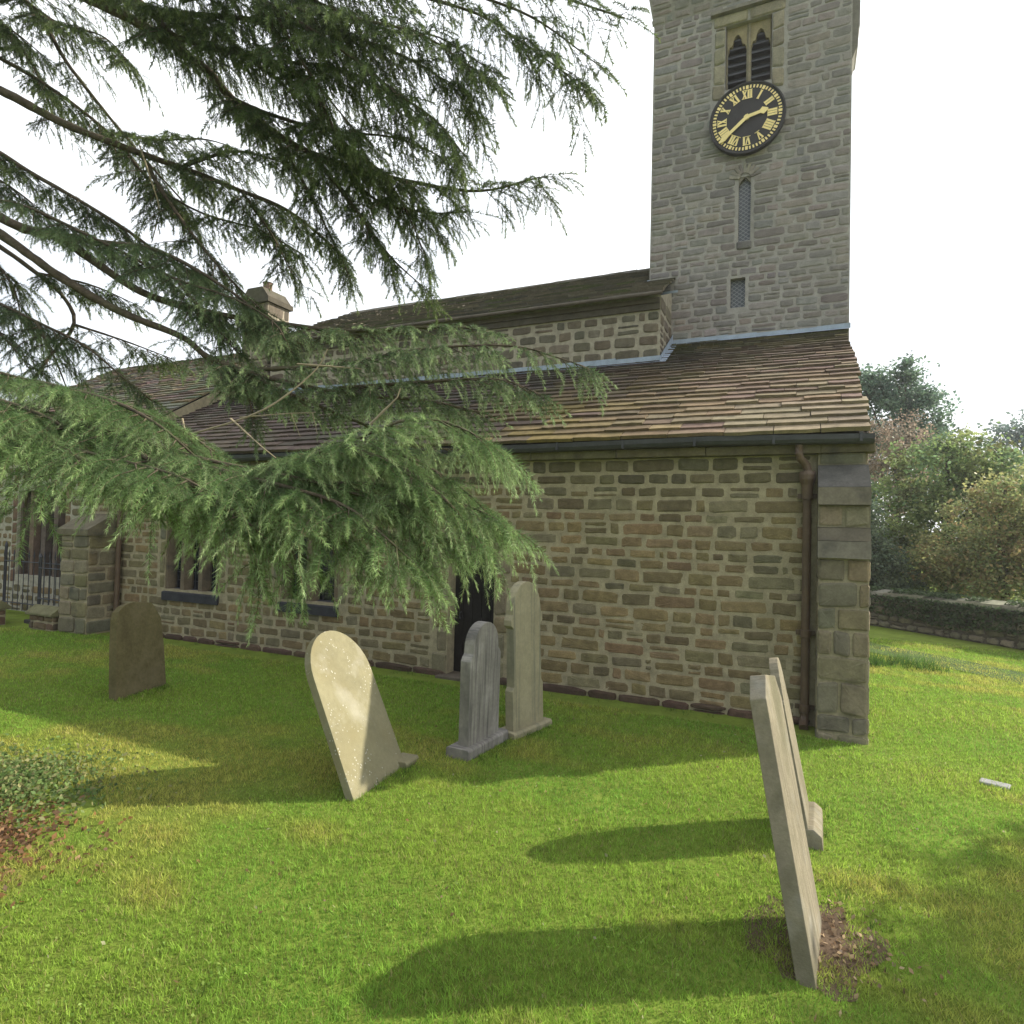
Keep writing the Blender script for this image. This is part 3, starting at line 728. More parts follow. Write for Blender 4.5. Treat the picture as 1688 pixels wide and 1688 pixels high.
mb = MB(); mb.box((-17.9, 9.58, .9), (-15.95, 9.6, 3.0)); w = mb.build("chancel_window", M_glass, church)
mb = MB()
for k in range(5):
    x = -17.9 + k * 1.95 / 4; mb.prism([(x - .09, 9.42), (x + .09, 9.42), (x + .09, 9.58), (x - .09, 9.58)], lambda u, v, t: (u, v, t), .9, 3.0, cvar(rc, [(.17, .12, .085), (.13, .10, .08)]))
mb.build("mullion", M_ashlar, w)
slate_roof("chancel_roof", CXA, CXB, 9.1, 4.10, 15.0, 7.83, .26, .16, lambda r, x, f: tuple(v * r.uniform(.8, 1.2) for v in r.choice([(.15, .125, .085), (.17, .14, .095), (.125, .11, .075)])), 71, wr=(.4, .8))
mb = MB(); mb.add([(CXA, 15, 7.8), (CXB, 15, 7.8), (CXB, 20.5, 4.5), (CXA, 20.5, 4.5)], [(0, 1, 2, 3)], (.1, .09, .07)); mb.build("north_slope", M_slate, church)

# ================================================================== low walls and railings by the chancel
rw = random.Random(81)
def low_wall(x0, x1, y, h, label):
    m = MB(); m.box((x0 + .02, y + .02, -.1), (x1 - .02, y + .26, h), MORT)
    o = empty("low_wall", ((x0 + x1) / 2, y, 0), label, "wall")
    for M_, a, b in ((south(y), x0, x1), (lambda u, v, d: (x1 - .02 + d, u, v), y, y + .28)):
        courses(m, M_, rw, a, b, 0, h, [(.13, .085, .055), (.14, .10, .06), (.11, .085, .06)], (.16, .2), (1.5, 3), .025, .014, jit=.006, n=6)
    m.build("stone_face", M_stone, o)
    c = MB(); c.prism([(y - .06, h + .003), (y + .34, h + .003), (y + .34, h + .05), (y + .14, h + .20), (y - .06, h + .05)], X, x0 - .05, x1 + .05, (.16, .15, .08)); c.build("coping", M_ashlar, o, bevel=.01)
low_wall(-14.75, -13.95, 8.0, .30, "low mossy coped wall beside the far buttress, carrying iron railings")
low_wall(-17.6, -15.6, 7.75, .34, "low coped stone wall at the left edge, beyond the steps")
st = MB()
for k in range(3): st.box((-15.55, 8.05 + .28 * k, -.25), (-14.8, 8.33 + .28 * k, -.02 + .10 * k), (.06, .055, .05))
tag(st.build("stone_steps", M_ashlar, bevel=.01), "short dark stone steps in the gap between the two low walls", "steps")
def railing(pts, base, h, n, label, grp):
    o = empty("iron_railing", (pts[0][0], pts[0][1], base), label, "railing", grp)
    a, b = Vector((*pts[0], 0)), Vector((*pts[1], 0))
    for z in (base + h * .12, base + h * .80): m = MB(); m.tube([a + Vector((0, 0, z)), b + Vector((0, 0, z))], .014, 6); m.build("rail", M_iron, o)
    for i in range(n):
        p = a.lerp(b, i / (n - 1)); m = MB()
        m.tube([p + Vector((0, 0, base)), p + Vector((0, 0, base + h * .86)), p + Vector((0, 0, base + h * .9)), p + Vector((0, 0, base + h))], [.010, .010, .022, .003], 6)
        m.build("railing_bar", M_iron, o)
    for p in (a, b):
        m = MB(); m.tube([p + Vector((0, .03, 0)), p + Vector((0, .03, base + h * 1.0)), p + Vector((0, .03, base + h * 1.05)), p + Vector((0, .03, base + h * 1.12))], [.028, .028, .04, .01], 8); m.build("railing_post", M_iron, o)
railing(((-14.8, 8.18), (-14.0, 8.18)), .50, .95, 5, "black spiked iron railing standing on the low wall by the buttress", "iron railings by the chancel")
railing(((-17.5, 8.9), (-14.9, 8.9)), .12, 1.45, 14, "longer black iron railing set back behind the steps at the left edge", "iron railings by the chancel")

# ================================================================== gravestones
def polyarc(cy, cz, r, a0, a1, n): return [(cy + r * math.cos(math.radians(a0 + (a1 - a0) * k / n)), cz + r * math.sin(math.radians(a0 + (a1 - a0) * k / n))) for k in range(n + 1)]
def headstone(label, loc, poly, thick, back, side, turn, material, plinth=None, sink=.25, col=(.3, .3, .3), bev=.005):
    """slab in its own YZ plane, face towards +X; leans back towards -X and sideways towards -Y"""
    o = empty("gravestone", (loc[0], loc[1], 0), label, "gravestone", "gravestones on the lawn")
    Rm = Matrix.Translation(Vector((loc[0], loc[1], 0))) @ Matrix.Rotation(turn, 4, 'Z') @ Matrix.Rotation(side, 4, 'X') @ Matrix.Rotation(-back, 4, 'Y')
    m = MB(); m.prism(poly, lambda u, v, t: tuple(Rm @ Vector((t, u, v))), -thick, 0, col)
    m.build("slab", material, o, bevel=bev)
    if plinth:
        (px0, px1, py0, py1, pz, ch_, lean) = plinth
        Rp = Matrix.Translation(Vector((loc[0], loc[1], 0))) @ Matrix.Rotation(turn, 4, 'Z') @ Matrix.Rotation(side * lean, 4, 'X') @ Matrix.Rotation(-back * lean, 4, 'Y')
        m = MB(); m.prism([(px0, -.2), (px1, -.2), (px1, pz - ch_), (px1 - ch_, pz), (px0 + ch_, pz), (px0, pz - ch_)], lambda u, v, t: tuple(Rp @ Vector((u, t, v))), py0, py1, col)
        m.build("plinth", material, o, bevel=.007)
    return o
M_g1 = mat("cream_lichened_stone", (.225, .205, .125), rough=.95, nscale=3, namt=.14, bump=.4, bscale=60, spec=.1, spots=((.44, .43, .37), 30, .26), blotch=[((.22, .19, .10), 1.6, .5, .72, .6), ((.42, .40, .33), 2.4, .56, .75, .45)])
M_g2 = mat("grey_streaked_stone", (.235, .22, .195), rough=.9, nscale=4, namt=.2, bump=.3, bscale=60, spec=.15, streak=((.075, .072, .07), (3, 26, 1.2), .45, .7, .85), blotch=[((.42, .40, .37), 2.0, .55, .7, .5)])
M_g3 = mat("buff_streaked_stone", (.30, .27, .175), rough=.95, nscale=4, namt=.18, bump=.3, bscale=60, spec=.1, streak=((.11, .12, .10), (3, 18, .8), .5, .75, .7))
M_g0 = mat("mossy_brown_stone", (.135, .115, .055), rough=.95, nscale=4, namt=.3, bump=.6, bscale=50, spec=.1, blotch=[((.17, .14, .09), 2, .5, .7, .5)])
M_g5 = mat("pale_brown_stone", (.235, .205, .145), rough=.95, nscale=5, namt=.22, bump=.5, bscale=70, spec=.1, streak=((.12, .11, .07), (6, 26, 1.0), .42, .72, .7), blotch=[((.30, .29, .25), 3.0, .55, .72, .6), ((.10, .10, .05), 1.7, .52, .7, .55)])
# cream stone, leaning
W1 = .49
p1 = [(-W1 + .03, -.3), (W1 + .0, -.3), (W1 + .0, .10), (W1 - .03, .14)] + [(( W1 - .03) * math.cos(a), 1.06 + .44 * math.sin(a)) for a in np.linspace(0, math.pi, 19)]
headstone("cream lichen speckled gravestone with round top, leaning far to the left", (-3.46, 4.87), p1, .075, .50, -.10, .06, M_g1, plinth=(-.16, .05, .36, .60, .06, .02, .0))
# grey shouldered stone
p2 = [(-.31, .1), (.31, .1), (.31, .98), (.285, 1.02), (.255, 1.05)] + polyarc(0, 1.10, .25, 0, 180, 16) + [(-.255, 1.05), (-.285, 1.02), (-.31, .98)]
headstone("grey black streaked gravestone with narrow round head, before the dark doorway", (-3.03, 6.08), p2, .12, math.radians(-1), math.radians(1), -.08, M_g2, plinth=(-.21, .07, -.40, .42, .11, .02, 0))
# tall buff stone
p3 = [(-.30, -.2), (.30, -.2), (.30, .52), (.27, .56), (.265, 1.22), (.31, 1.26), (.31, 1.32), (.275, 1.38)] + [(.275 * math.cos(a) , 1.38 + .36 * math.sin(a) ** .9) for a in np.linspace(.12, math.pi - .12, 15)] + [(-.275, 1.38), (-.31, 1.32), (-.31, 1.26), (-.265, 1.22), (-.27, .56), (-.30, .52)]
headstone("tallest buff gravestone with arched head and notched shoulders, near the wall", (-2.83, 6.85), p3, .11, math.radians(1.5), math.radians(1.5), -.22, M_g3, plinth=(-.22, .06, -.36, .40, .07, .02, 0))
# dark mossy stone at the left
p0 = [(-.37, -.2), (.37, -.2), (.345, .6), (.31, 1.02), (.27, 1.08), (.22, 1.17), (.16, 1.235), (-.10, 1.235), (-.18, 1.21), (-.25, 1.17), (-.31, 1.10), (-.335, 1.0), (-.355, .6)]
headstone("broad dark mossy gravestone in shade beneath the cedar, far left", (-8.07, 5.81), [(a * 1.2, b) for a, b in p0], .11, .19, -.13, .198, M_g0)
# nearest stone on the right
p5 = [(-.36, -.2), (.28, -.2), (.28, 1.38), (.16, 1.52), (-.22, 1.52), (-.36, 1.38)]
headstone("nearest pale brown gravestone with clipped corners, seen edge on and tilting", (.135, 4.08), p5, .095, .213, -.2, -.11, M_g5)
# its neighbour behind
p4 = [(-.29, .1), (.29, .1), (.29, .98), (.265, 1.03), (.235, 1.06)] + [(.235 * math.cos(a), 1.07 + .30 * math.sin(a)) for a in np.linspace(.1, math.pi - .1, 13)] + [(-.235, 1.06), (-.265, 1.03), (-.29, .98)]
headstone("pale arched gravestone on a chunky plinth, directly behind the nearest one", (.12, 5.62), p4, .07, .20, -.08, -.03, M_g5, plinth=(-.09, .08, -.29, .36, .13, .05, .6))
# flat white marker in the grass
p = at_g(1640, 1293); m = MB(); m.box((p[0] - .12, p[1] - .07, -.06), (p[0] + .12, p[1] + .07, .018), (.5, .5, .5), Matrix.Translation((p[0], p[1], 0)) @ Matrix.Rotation(-.35, 4, 'Z') @ Matrix.Translation((-p[0], -p[1], 0)))
M_white = mat("pale_marker_stone", (.24, .24, .24), rough=.8, namt=.12, bump=.2)
tag(m.build("flat_marker", M_white, bevel=.012), "small flat white stone marker lying in the sunlit grass", "grave marker")

# ================================================================== needles and leaves
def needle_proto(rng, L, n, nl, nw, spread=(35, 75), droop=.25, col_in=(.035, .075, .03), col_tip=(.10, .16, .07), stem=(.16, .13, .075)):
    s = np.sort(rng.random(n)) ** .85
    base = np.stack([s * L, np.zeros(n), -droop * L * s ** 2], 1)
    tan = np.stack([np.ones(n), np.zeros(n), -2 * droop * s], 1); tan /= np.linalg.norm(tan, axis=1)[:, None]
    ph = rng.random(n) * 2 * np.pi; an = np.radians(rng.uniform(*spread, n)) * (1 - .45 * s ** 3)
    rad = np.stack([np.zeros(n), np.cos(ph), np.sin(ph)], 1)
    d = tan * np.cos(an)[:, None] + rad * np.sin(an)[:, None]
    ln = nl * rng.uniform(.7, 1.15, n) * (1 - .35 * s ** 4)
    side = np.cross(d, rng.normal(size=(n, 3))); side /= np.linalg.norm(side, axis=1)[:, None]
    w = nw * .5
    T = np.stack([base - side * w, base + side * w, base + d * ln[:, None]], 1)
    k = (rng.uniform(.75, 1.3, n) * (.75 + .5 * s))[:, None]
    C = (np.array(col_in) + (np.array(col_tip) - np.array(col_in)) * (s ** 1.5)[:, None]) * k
    q = 5; st, sc = [], []
    for i in range(q):
        a, b = i / q, (i + 1) / q
        P_ = lambda t: np.array([t * L, 0, -droop * L * t * t])
        for off in (np.array([0, .0016, 0]), np.array([0, 0, .0016])):
            st += [[P_(a) - off, P_(a) + off, P_(b) + off], [P_(a) - off, P_(b) + off, P_(b) - off]]; sc += [stem, stem]
    return np.concatenate([T, np.array(st)]), np.concatenate([C, np.array(sc)])

def catmull(ctrl, n):
    P_ = np.array(ctrl, float); P_ = np.vstack([2 * P_[0] - P_[1], P_, 2 * P_[-1] - P_[-2]]); out = []
    m = len(P_) - 3
    for i in range(m):
        for t in np.linspace(0, 1, n, endpoint=(i == m - 1)):
            a, b, c, d = P_[i:i + 4]
            out.append(.5 * (2 * b + (c - a) * t + (2 * a - 5 * b + 4 * c - d) * t * t + (3 * b - a - 3 * c + d) * t ** 3))
    return np.array(out)
def resample(P_, ds):
    seg = np.linalg.norm(np.diff(P_, axis=0), axis=1); s = np.concatenate([[0], np.cumsum(seg)]); n = max(2, int(s[-1] / ds) + 1)
    q = np.linspace(0, s[-1], n); return np.stack([np.interp(q, s, P_[:, k]) for k in range(P_.shape[1])], 1), s[-1]
def unit(v): return v / (np.linalg.norm(v) + 1e-9)

def spray(rng, axis, protos, t0, ds, Lmax, twig_ds, droop, scale=(.7, 1.15), hang=.35, wood=None, taper=.55, down=.15, tint=1.0, phi=(30, 65), clump_cut=-1.0, clump_amt=.35):
    """dress a branch axis (n,3) with side shoots and twigs; returns needle triangles"""
    A, total = resample(axis, .02); Z = np.array([0, 0, 1.0]); inst = [[] for _ in protos]; kq = rng.uniform(4, 9), rng.uniform(0, 6), rng.uniform(9, 17), rng.uniform(0, 6); s = t0 * total; side = 1
    while s < total:
        i = min(int(s / .02), len(A) - 2); T_ = unit(A[i + 1] - A[i]); S_ = unit(np.cross(T_, Z)); f = (s - t0 * total) / max(.01, total * (1 - t0))
        cl = .5 + .5 * math.sin(s * kq[0] + kq[1]) * math.sin(s * kq[2] + kq[3]) * 1.6
        if f < .92 and cl < clump_cut: s += ds; side = -side; continue
        L_ = Lmax * rng.uniform(.5, 1.1) * (1 - taper * f) * (.55 + .45 * min(1, f * 5)) * (1 - clump_amt + clump_amt * 1.5 * max(0, min(1, cl)))
        a = np.radians(rng.uniform(*phi)); d = unit(T_ * np.cos(a) + S_ * side * np.sin(a) + Z * rng.uniform(-down - .2, .12 - down)); side = -side
        q = np.arange(.02, L_, .02); C = A[i] + d * q[:, None] - Z * (droop * q ** 2)[:, None]
        if wood is not None and len(C) > 3: wood.append((C[::4], .0055 * tint if False else .005))
        k = .03
        sd = 1
        while k < L_:
            j = min(int(k / .02), len(C) - 1)
            if len(C) == 0: break
            tn = unit(d - Z * 2 * droop * k); s2 = unit(np.cross(tn, Z)); b = np.radians(rng.uniform(25, 60))
            dr = unit(tn * np.cos(b) + s2 * sd * np.sin(b) - Z * rng.uniform(0, hang) * 1.6 + Z * .1); sd = -sd
            inst[rng.integers(len(protos))].append((C[j], dr, rng.uniform(*scale) * (1 - .25 * k / L_), rng.uniform(.75, 1.2) * tint)); k += twig_ds * rng.uniform(.7, 1.3)
        if len(C): inst[rng.integers(len(protos))].append((C[-1], unit(d - Z * 2 * droop * L_), rng.uniform(*scale), 1.1 * tint))
        s += ds * rng.uniform(.7, 1.3)
    inst[0].append((A[-1], unit(A[-1] - A[-3]), scale[1], 1.1 * tint))
    TT, CC = [], []
    for (PT, PC), L_ in zip(protos, inst):
        if not L_: continue
        pos = np.array([x[0] for x in L_]); dx = np.array([x[1] for x in L_]); sc = np.array([x[2] for x in L_]); ti = np.array([x[3] for x in L_])
        up = np.tile(Z, (len(L_), 1)) + rng.normal(size=(len(L_), 3)) * .25
        dy = np.cross(up, dx); dy /= np.linalg.norm(dy, axis=1)[:, None]; dz = np.cross(dx, dy)
        Mx = np.stack([dx, dy, dz], 2) * sc[:, None, None]
        W_ = np.einsum('mij,nkj->mnki', Mx, PT) + pos[:, None, None, :]
        TT.append(W_.reshape(-1, 3, 3)); CC.append((PC[None] * ti[:, None, None]).reshape(-1, 3))
    return np.concatenate(TT), np.concatenate(CC)

nr = np.random.default_rng(7); rr_ = random.Random(77)
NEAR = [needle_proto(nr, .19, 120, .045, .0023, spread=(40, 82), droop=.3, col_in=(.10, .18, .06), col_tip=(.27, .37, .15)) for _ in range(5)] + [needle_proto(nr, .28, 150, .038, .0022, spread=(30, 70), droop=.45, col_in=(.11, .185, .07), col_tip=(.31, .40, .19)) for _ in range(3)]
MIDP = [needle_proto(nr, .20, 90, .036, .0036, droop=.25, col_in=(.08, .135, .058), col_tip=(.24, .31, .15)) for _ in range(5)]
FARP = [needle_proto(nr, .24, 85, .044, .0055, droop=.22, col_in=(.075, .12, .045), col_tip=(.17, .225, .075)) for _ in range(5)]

cedar = empty("cedar_tree", (-8.0, 3.3, 0), "large dark cedar with long drooping boughs reaching across the sky from the left", "tree")
mb = MB()
tp = [(-8.0, 3.3, -.2), (-7.98, 3.3, .5), (-7.95, 3.32, 2.0), (-7.9, 3.35, 4.5), (-7.95, 3.4, 8.0), (-8.0, 3.4, 12.5), (-8.0, 3.4, 16)]
tpf = catmull(tp, 6); mb.tube(tpf, list(np.interp(np.linspace(0, 1, len(tpf)), [0, .08, .2, .6, 1], [.62, .45, .40, .27, .05])), 14, rng=rr_, rough=.07)
mb.build("trunk", M_bark, cedar, smooth=True)

def bough(ctrl, r0, r1, protos, subs, from_trunk=None):
    """ctrl = list of (pixel x, pixel y, depth) for the visible run; subs = spray settings or list of (axis ctrl, settings)"""
    P_ = [at_d(*c) for c in ctrl]
    if from_trunk is not None: P_ = [np.array([-7.92, 3.36, from_trunk])] + P_
    ax = catmull(P_, 8); A, tot = resample(ax, .10)
    m = MB(); m.tube(A, list(np.linspace(r0, r1, len(A))), 8, rng=rr_, rough=.12)
    wood = []; TT, CC = [], []
    for st in subs:
        st = dict(st); a = st.pop("axis", None)
        if a is not None:
            q = catmull([at_d(*c) for c in a], 8); B, _ = resample(q, .08); m.tube(B, list(np.linspace(st.pop("r", .016), .004, len(B))), 6, rng=rr_, rough=.1)
        else: q = ax
        t, c = spray(nr, q, protos, wood=wood, **st); TT.append(t); CC.append(c)
    for C, w in wood: m.tube(C, list(np.linspace(w, w * .35, len(C))), 4)
    o = m.build("branch", M_bark, cedar, smooth=True)
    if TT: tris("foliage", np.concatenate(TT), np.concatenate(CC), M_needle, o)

nset = dict(t0=.0, ds=.034, Lmax=.42, twig_ds=.028, droop=.28, hang=.35, phi=(25, 75), down=.06, scale=(.6, 1.2), clump_amt=.5)
def N2(axis=None, **k): d = dict(nset); d.update(k); d["axis"] = axis; return d
# nearest boughs in front of the wall, sunlit brightness put into their needle colours
bough([(-350, 560, 4.2), (-120, 640, 3.5), (100, 690, 3.15), (330, 755, 2.95), (520, 795, 2.85), (640, 835, 2.8), (720, 880, 2.8)], .022, .006, NEAR,
      [N2(None, t0=.25), N2([(300, 760, 2.95), (420, 790, 2.75), (560, 830, 2.65), (640, 890, 2.6), (700, 945, 2.6)], Lmax=.32),
       N2([(200, 730, 3.0), (300, 790, 2.7), (370, 830, 2.6), (430, 880, 2.55)], Lmax=.3), N2([(420, 790, 2.85), (500, 830, 2.7), (560, 880, 2.65), (600, 920, 2.65)], Lmax=.28), N2([(380, 800, 2.9), (440, 850, 2.7), (480, 900, 2.65), (490, 945, 2.65)], Lmax=.2), N2([(480, 800, 2.9), (620, 800, 2.95), (760, 830, 3.0), (850, 875, 3.05)], Lmax=.36),
       N2([(400, 785, 2.9), (500, 760, 3.05), (640, 745, 3.1), (740, 790, 3.1), (800, 840, 3.1)], Lmax=.34)], from_trunk=3.4)
bough([(330, 800, 3.05), (450, 770, 2.95), (570, 730, 2.9), (680, 690, 2.9), (760, 705, 2.9), (830, 745, 2.92)], .011, .004, NEAR, [N2(None, t0=.0, Lmax=.34, droop=.5), N2([(560, 735, 2.9), (650, 765, 2.85), (730, 820, 2.8), (790, 890, 2.8)], Lmax=.36)])
bough([(-350, 640, 3.7), (-120, 680, 3.2), (30, 715, 2.95), (160, 750, 2.8), (280, 780, 2.65), (360, 820, 2.6), (400, 860, 2.6)], .016, .005, NEAR,
      [N2(None, t0=.3), N2([(-60, 700, 3.0), (20, 730, 2.8), (48, 770, 2.7), (42, 835, 2.65)], Lmax=.18, droop=.2), N2([(100, 740, 2.8), (180, 780, 2.7), (230, 810, 2.7), (260, 835, 2.7)], Lmax=.28),
       N2([(200, 770, 2.75), (290, 810, 2.8), (330, 850, 2.85)], Lmax=.26), N2([(360, 830, 2.6), (410, 880, 2.6), (425, 950, 2.6)], Lmax=.14, droop=.2), N2([(640, 835, 2.8), (690, 900, 2.8), (712, 965, 2.8)], Lmax=.14, droop=.2)], from_trunk=3.0)
bough([(-350, 500, 4.3), (-150, 570, 3.8), (0, 615, 3.5), (130, 645, 3.35), (230, 680, 3.2), (310, 715, 3.15), (350, 745, 3.1)], .018, .005, NEAR, [N2(None, t0=.3, Lmax=.34), N2([(60, 630, 3.4), (180, 660, 3.2), (260, 700, 3.0), (330, 760, 2.95)], Lmax=.32), N2([(-100, 640, 3.2), (0, 660, 3.1), (100, 700, 3.0), (160, 760, 2.95)])], from_trunk=3.9)
# middle boughs across the roof
mset = dict(t0=.0, ds=.042, Lmax=.46, twig_ds=.036, droop=.45, hang=.55, phi=(30, 75), down=.12, tint=1.0, scale=(.6, 1.2), clump_cut=.12, clump_amt=.5)
def M2(axis=None, **k): d = dict(mset); d.update(k); d["axis"] = axis; return d
bough([(-200, 250, 5.6), (0, 385, 5.2), (90, 450, 5.0), (190, 510, 4.9), (300, 555, 4.7), (345, 590, 4.6), (450, 625, 4.5), (580, 650, 4.4), (700, 660, 4.3), (790, 680, 4.3)], .055, .008, MIDP,
      [M2(None, t0=.66), M2([(420, 610, 4.5), (560, 600, 4.4), (700, 575, 4.3), (840, 570, 4.2), (920, 590, 4.2), (965, 605, 4.2)], Lmax=.45, droop=.7, hang=.8), M2([(560, 640, 4.4), (700, 630, 4.25), (820, 625, 4.2), (890, 650, 4.2)], Lmax=.4, droop=.6, hang=.8),
       M2([(360, 600, 4.6), (480, 650, 4.5), (600, 700, 4.5), (690, 735, 4.5), (780, 745, 4.5), (850, 775, 4.5)], Lmax=.4), M2([(345, 590, 4.6), (400, 640, 4.5), (420, 690, 4.5)], Lmax=.3, tint=.75)], from_trunk=5.6)
bough([(-200, 200, 6.0), (0, 357, 5.6), (95, 390, 5.4), (140, 420, 5.3), (230, 480, 5.1), (330, 512, 5.0), (440, 530, 4.9), (560, 545, 4.8), (680, 540, 4.7), (770, 540, 4.7), (810, 550, 4.7)], .06, .008, MIDP,
      [M2(None, t0=.62, Lmax=.45, droop=.6), M2([(75, 385, 5.45), (170, 400, 5.3), (265, 415, 5.2), (380, 480, 5.0), (450, 540, 4.9), (490, 590, 4.9)], Lmax=.5, r=.03), M2([(300, 500, 5.0), (400, 530, 4.8), (470, 570, 4.7)], Lmax=.4)], from_trunk=6.0)
# upper boughs against the sky, shading put into their needles by a darker tint
fset = dict(t0=.0, ds=.046, Lmax=.66, twig_ds=.038, droop=.4, hang=.55, phi=(25, 80), down=.22, scale=(.55, 1.2), tint=.78, clump_cut=.18, clump_amt=.6)
def F2(axis=None, **k): d = dict(fset); d.update(k); d["axis"] = axis; return d
bough([(-120, -120, 6.4), (60, -40, 6.2), (153, 0, 6.0), (232, 41, 5.9), (332, 108, 5.8), (382, 162, 5.7), (448, 216, 5.6), (506, 249, 5.5), (580, 275, 5.4), (680, 300, 5.3), (790, 315, 5.2), (890, 292, 5.2)], .075, .006, FARP,
      [F2(None, t0=.50, Lmax=.62), F2([(382, 162, 5.7), (450, 190, 5.4), (540, 215, 5.2), (640, 225, 5.1), (700, 245, 5.1), (745, 270, 5.1)], Lmax=.5, r=.02), F2([(506, 249, 5.5), (560, 310, 5.3), (610, 380, 5.2), (650, 430, 5.2), (700, 475, 5.2)], Lmax=.55, r=.025),
       F2([(448, 216, 5.6), (500, 300, 5.5), (540, 380, 5.4), (570, 440, 5.4)], Lmax=.5, r=.02), F2([(560, 270, 5.4), (620, 330, 5.4), (700, 350, 5.3), (770, 350, 5.3)], Lmax=.42)], from_trunk=8.2)
bough([(-100, -200, 6.0), (120, -80, 5.7), (250, 20, 5.6), (290, 60, 5.5), (430, 100, 5.3), (500, 130, 5.2), (540, 190, 5.1), (560, 250, 5.0)], .05, .012, FARP,
      [F2(None, t0=.55), F2([(250, 20, 5.6), (400, 30, 5.3), (540, 50, 5.1), (660, 90, 4.9), (740, 140, 4.9), (790, 190, 4.9)], Lmax=.7, r=.025), F2([(300, 0, 5.5), (450, -30, 5.2), (620, -20, 5.0), (780, 20, 4.9), (860, 70, 4.8), (930, 120, 4.8), (960, 150, 4.8)], Lmax=.7, r=.025),
       F2([(430, 100, 5.3), (540, 110, 5.0), (640, 150, 4.9), (700, 200, 4.9)], Lmax=.6), F2([(450, -30, 5.3), (560, 20, 4.9), (640, 50, 4.8), (720, 60, 4.8), (800, 110, 4.8)], Lmax=.65)], from_trunk=9.2)
bough([(-60, -260, 5.8), (200, -180, 5.4), (450, -130, 5.1), (650, -90, 4.9), (820, -40, 4.8), (940, 0, 4.7), (1030, 30, 4.7)], .05, .006, FARP, [F2(None, t0=.4, Lmax=.5, ds=.09), F2([(650, -90, 4.9), (760, -20, 4.8), (880, 30, 4.8), (990, 110, 4.8)], Lmax=.32, ds=.10), F2([(450, -130, 5.1), (560, -50, 5.0), (660, 0, 4.9)], Lmax=.7)], from_trunk=9.8)
bough([(-150, 90, 6.6), (0, 149, 6.4), (104, 203, 6.3), (232, 253, 6.2), (315, 282, 6.1), (398, 315, 6.0), (470, 345, 5.9), (530, 390, 5.8), (560, 420, 5.8)], .06, .010, FARP,
      [F2(None, t0=.62, Lmax=.55), F2([(300, 275, 6.1), (380, 250, 6.0), (440, 260, 5.9), (500, 280, 5.9)], Lmax=.4, r=.018), F2([(232, 253, 6.2), (270, 320, 6.0), (320, 390, 5.8), (370, 450, 5.6), (430, 510, 5.4)], Lmax=.55, r=.022), F2([(398, 315, 6.0), (450, 390, 5.8), (480, 450, 5.7)], Lmax=.45)], from_trunk=7.4)
bough([(-120, -90, 7.0), (40, 0, 6.9), (115, 110, 6.8), (215, 235, 6.7), (300, 330, 6.6)], .04, .008, FARP, [F2(None, t0=.40, Lmax=.38, ds=.09), F2([(40, 0, 6.9), (100, 40, 6.6), (170, 60, 6.4), (220, 110, 6.3)], Lmax=.5), F2([(-60, 0, 6.7), (20, 50, 6.5), (70, 90, 6.4)], Lmax=.45)], from_trunk=8.6)
bough([(-120, 180, 6.3), (-20, 240, 6.2), (60, 290, 6.1), (130, 330, 6.0), (210, 380, 5.9), (280, 430, 5.8), (350, 460, 5.7)], .03, .008, FARP, [F2(None, t0=.15, Lmax=.5), F2([(-60, 260, 6.1), (20, 310, 6.0), (60, 340, 5.9)], Lmax=.45)], from_trunk=6.8)
bough([(-120, 330, 6.4), (-10, 400, 6.2), (60, 450, 6.1), (105, 490, 6.0), (122, 535, 5.9), (80, 590, 5.8)], .03, .014, FARP, [F2([(122, 535, 5.9), (200, 560, 5.8), (280, 590, 5.7)], Lmax=.35, r=.014), F2([(80, 590, 5.8), (60, 620, 5.7), (40, 660, 5.7)], Lmax=.35), F2([(-40, 400, 6.2), (20, 470, 6.0), (40, 560, 5.9)], Lmax=.45), F2([(60, 450, 6.1), (150, 470, 6.0), (220, 500, 5.9)], Lmax=.35)], from_trunk=5.2)
bough([(-200, -60, 7.2), (-20, 20, 7.0), (60, 120, 6.9), (90, 200, 6.8)], .03, .008, FARP, [F2(None, t0=.35, Lmax=.5), F2([(-40, 10, 7.0), (90, -10, 6.8), (200, 10, 6.6), (300, 40, 6.5)], Lmax=.5)], from_trunk=8.0)
bough([(-100, -240, 5.4), (150, -140, 5.1), (330, -60, 4.9), (450, 10, 4.75), (560, 80, 4.6), (650, 150, 4.55), (720, 200, 4.5), (760, 250, 4.5)], .04, .006, FARP,
      [F2(None, t0=.4, Lmax=.8), F2([(450, 10, 4.75), (580, 30, 4.6), (700, 60, 4.5), (800, 130, 4.5)], Lmax=.7), F2([(450, 10, 4.75), (490, 90, 4.7), (540, 160, 4.65), (590, 220, 4.6)], Lmax=.7)], from_trunk=8.8)
bough([(-100, -60, 6.2), (80, -20, 6.0), (240, 10, 5.8), (350, 50, 5.6), (430, 110, 5.5), (500, 170, 5.4), (560, 230, 5.4), (640, 290, 5.3), (690, 330, 5.3)], .03, .006, FARP,
      [F2(None, t0=.35, Lmax=.6), F2([(560, 230, 5.4), (640, 300, 5.3), (680, 370, 5.2), (700, 420, 5.2)], Lmax=.6)], from_trunk=8.0)
bough([(-80, 60, 6.8), (60, 130, 6.6), (180, 220, 6.5), (250, 300, 6.4), (330, 350, 6.2), (430, 380, 6.0), (500, 420, 5.9)], .025, .006, FARP,
      [F2(None, t0=.3, Lmax=.5), F2([(180, 220, 6.5), (260, 230, 6.3), (340, 230, 6.1), (400, 250, 6.0)], Lmax=.45)], from_trunk=7.0)
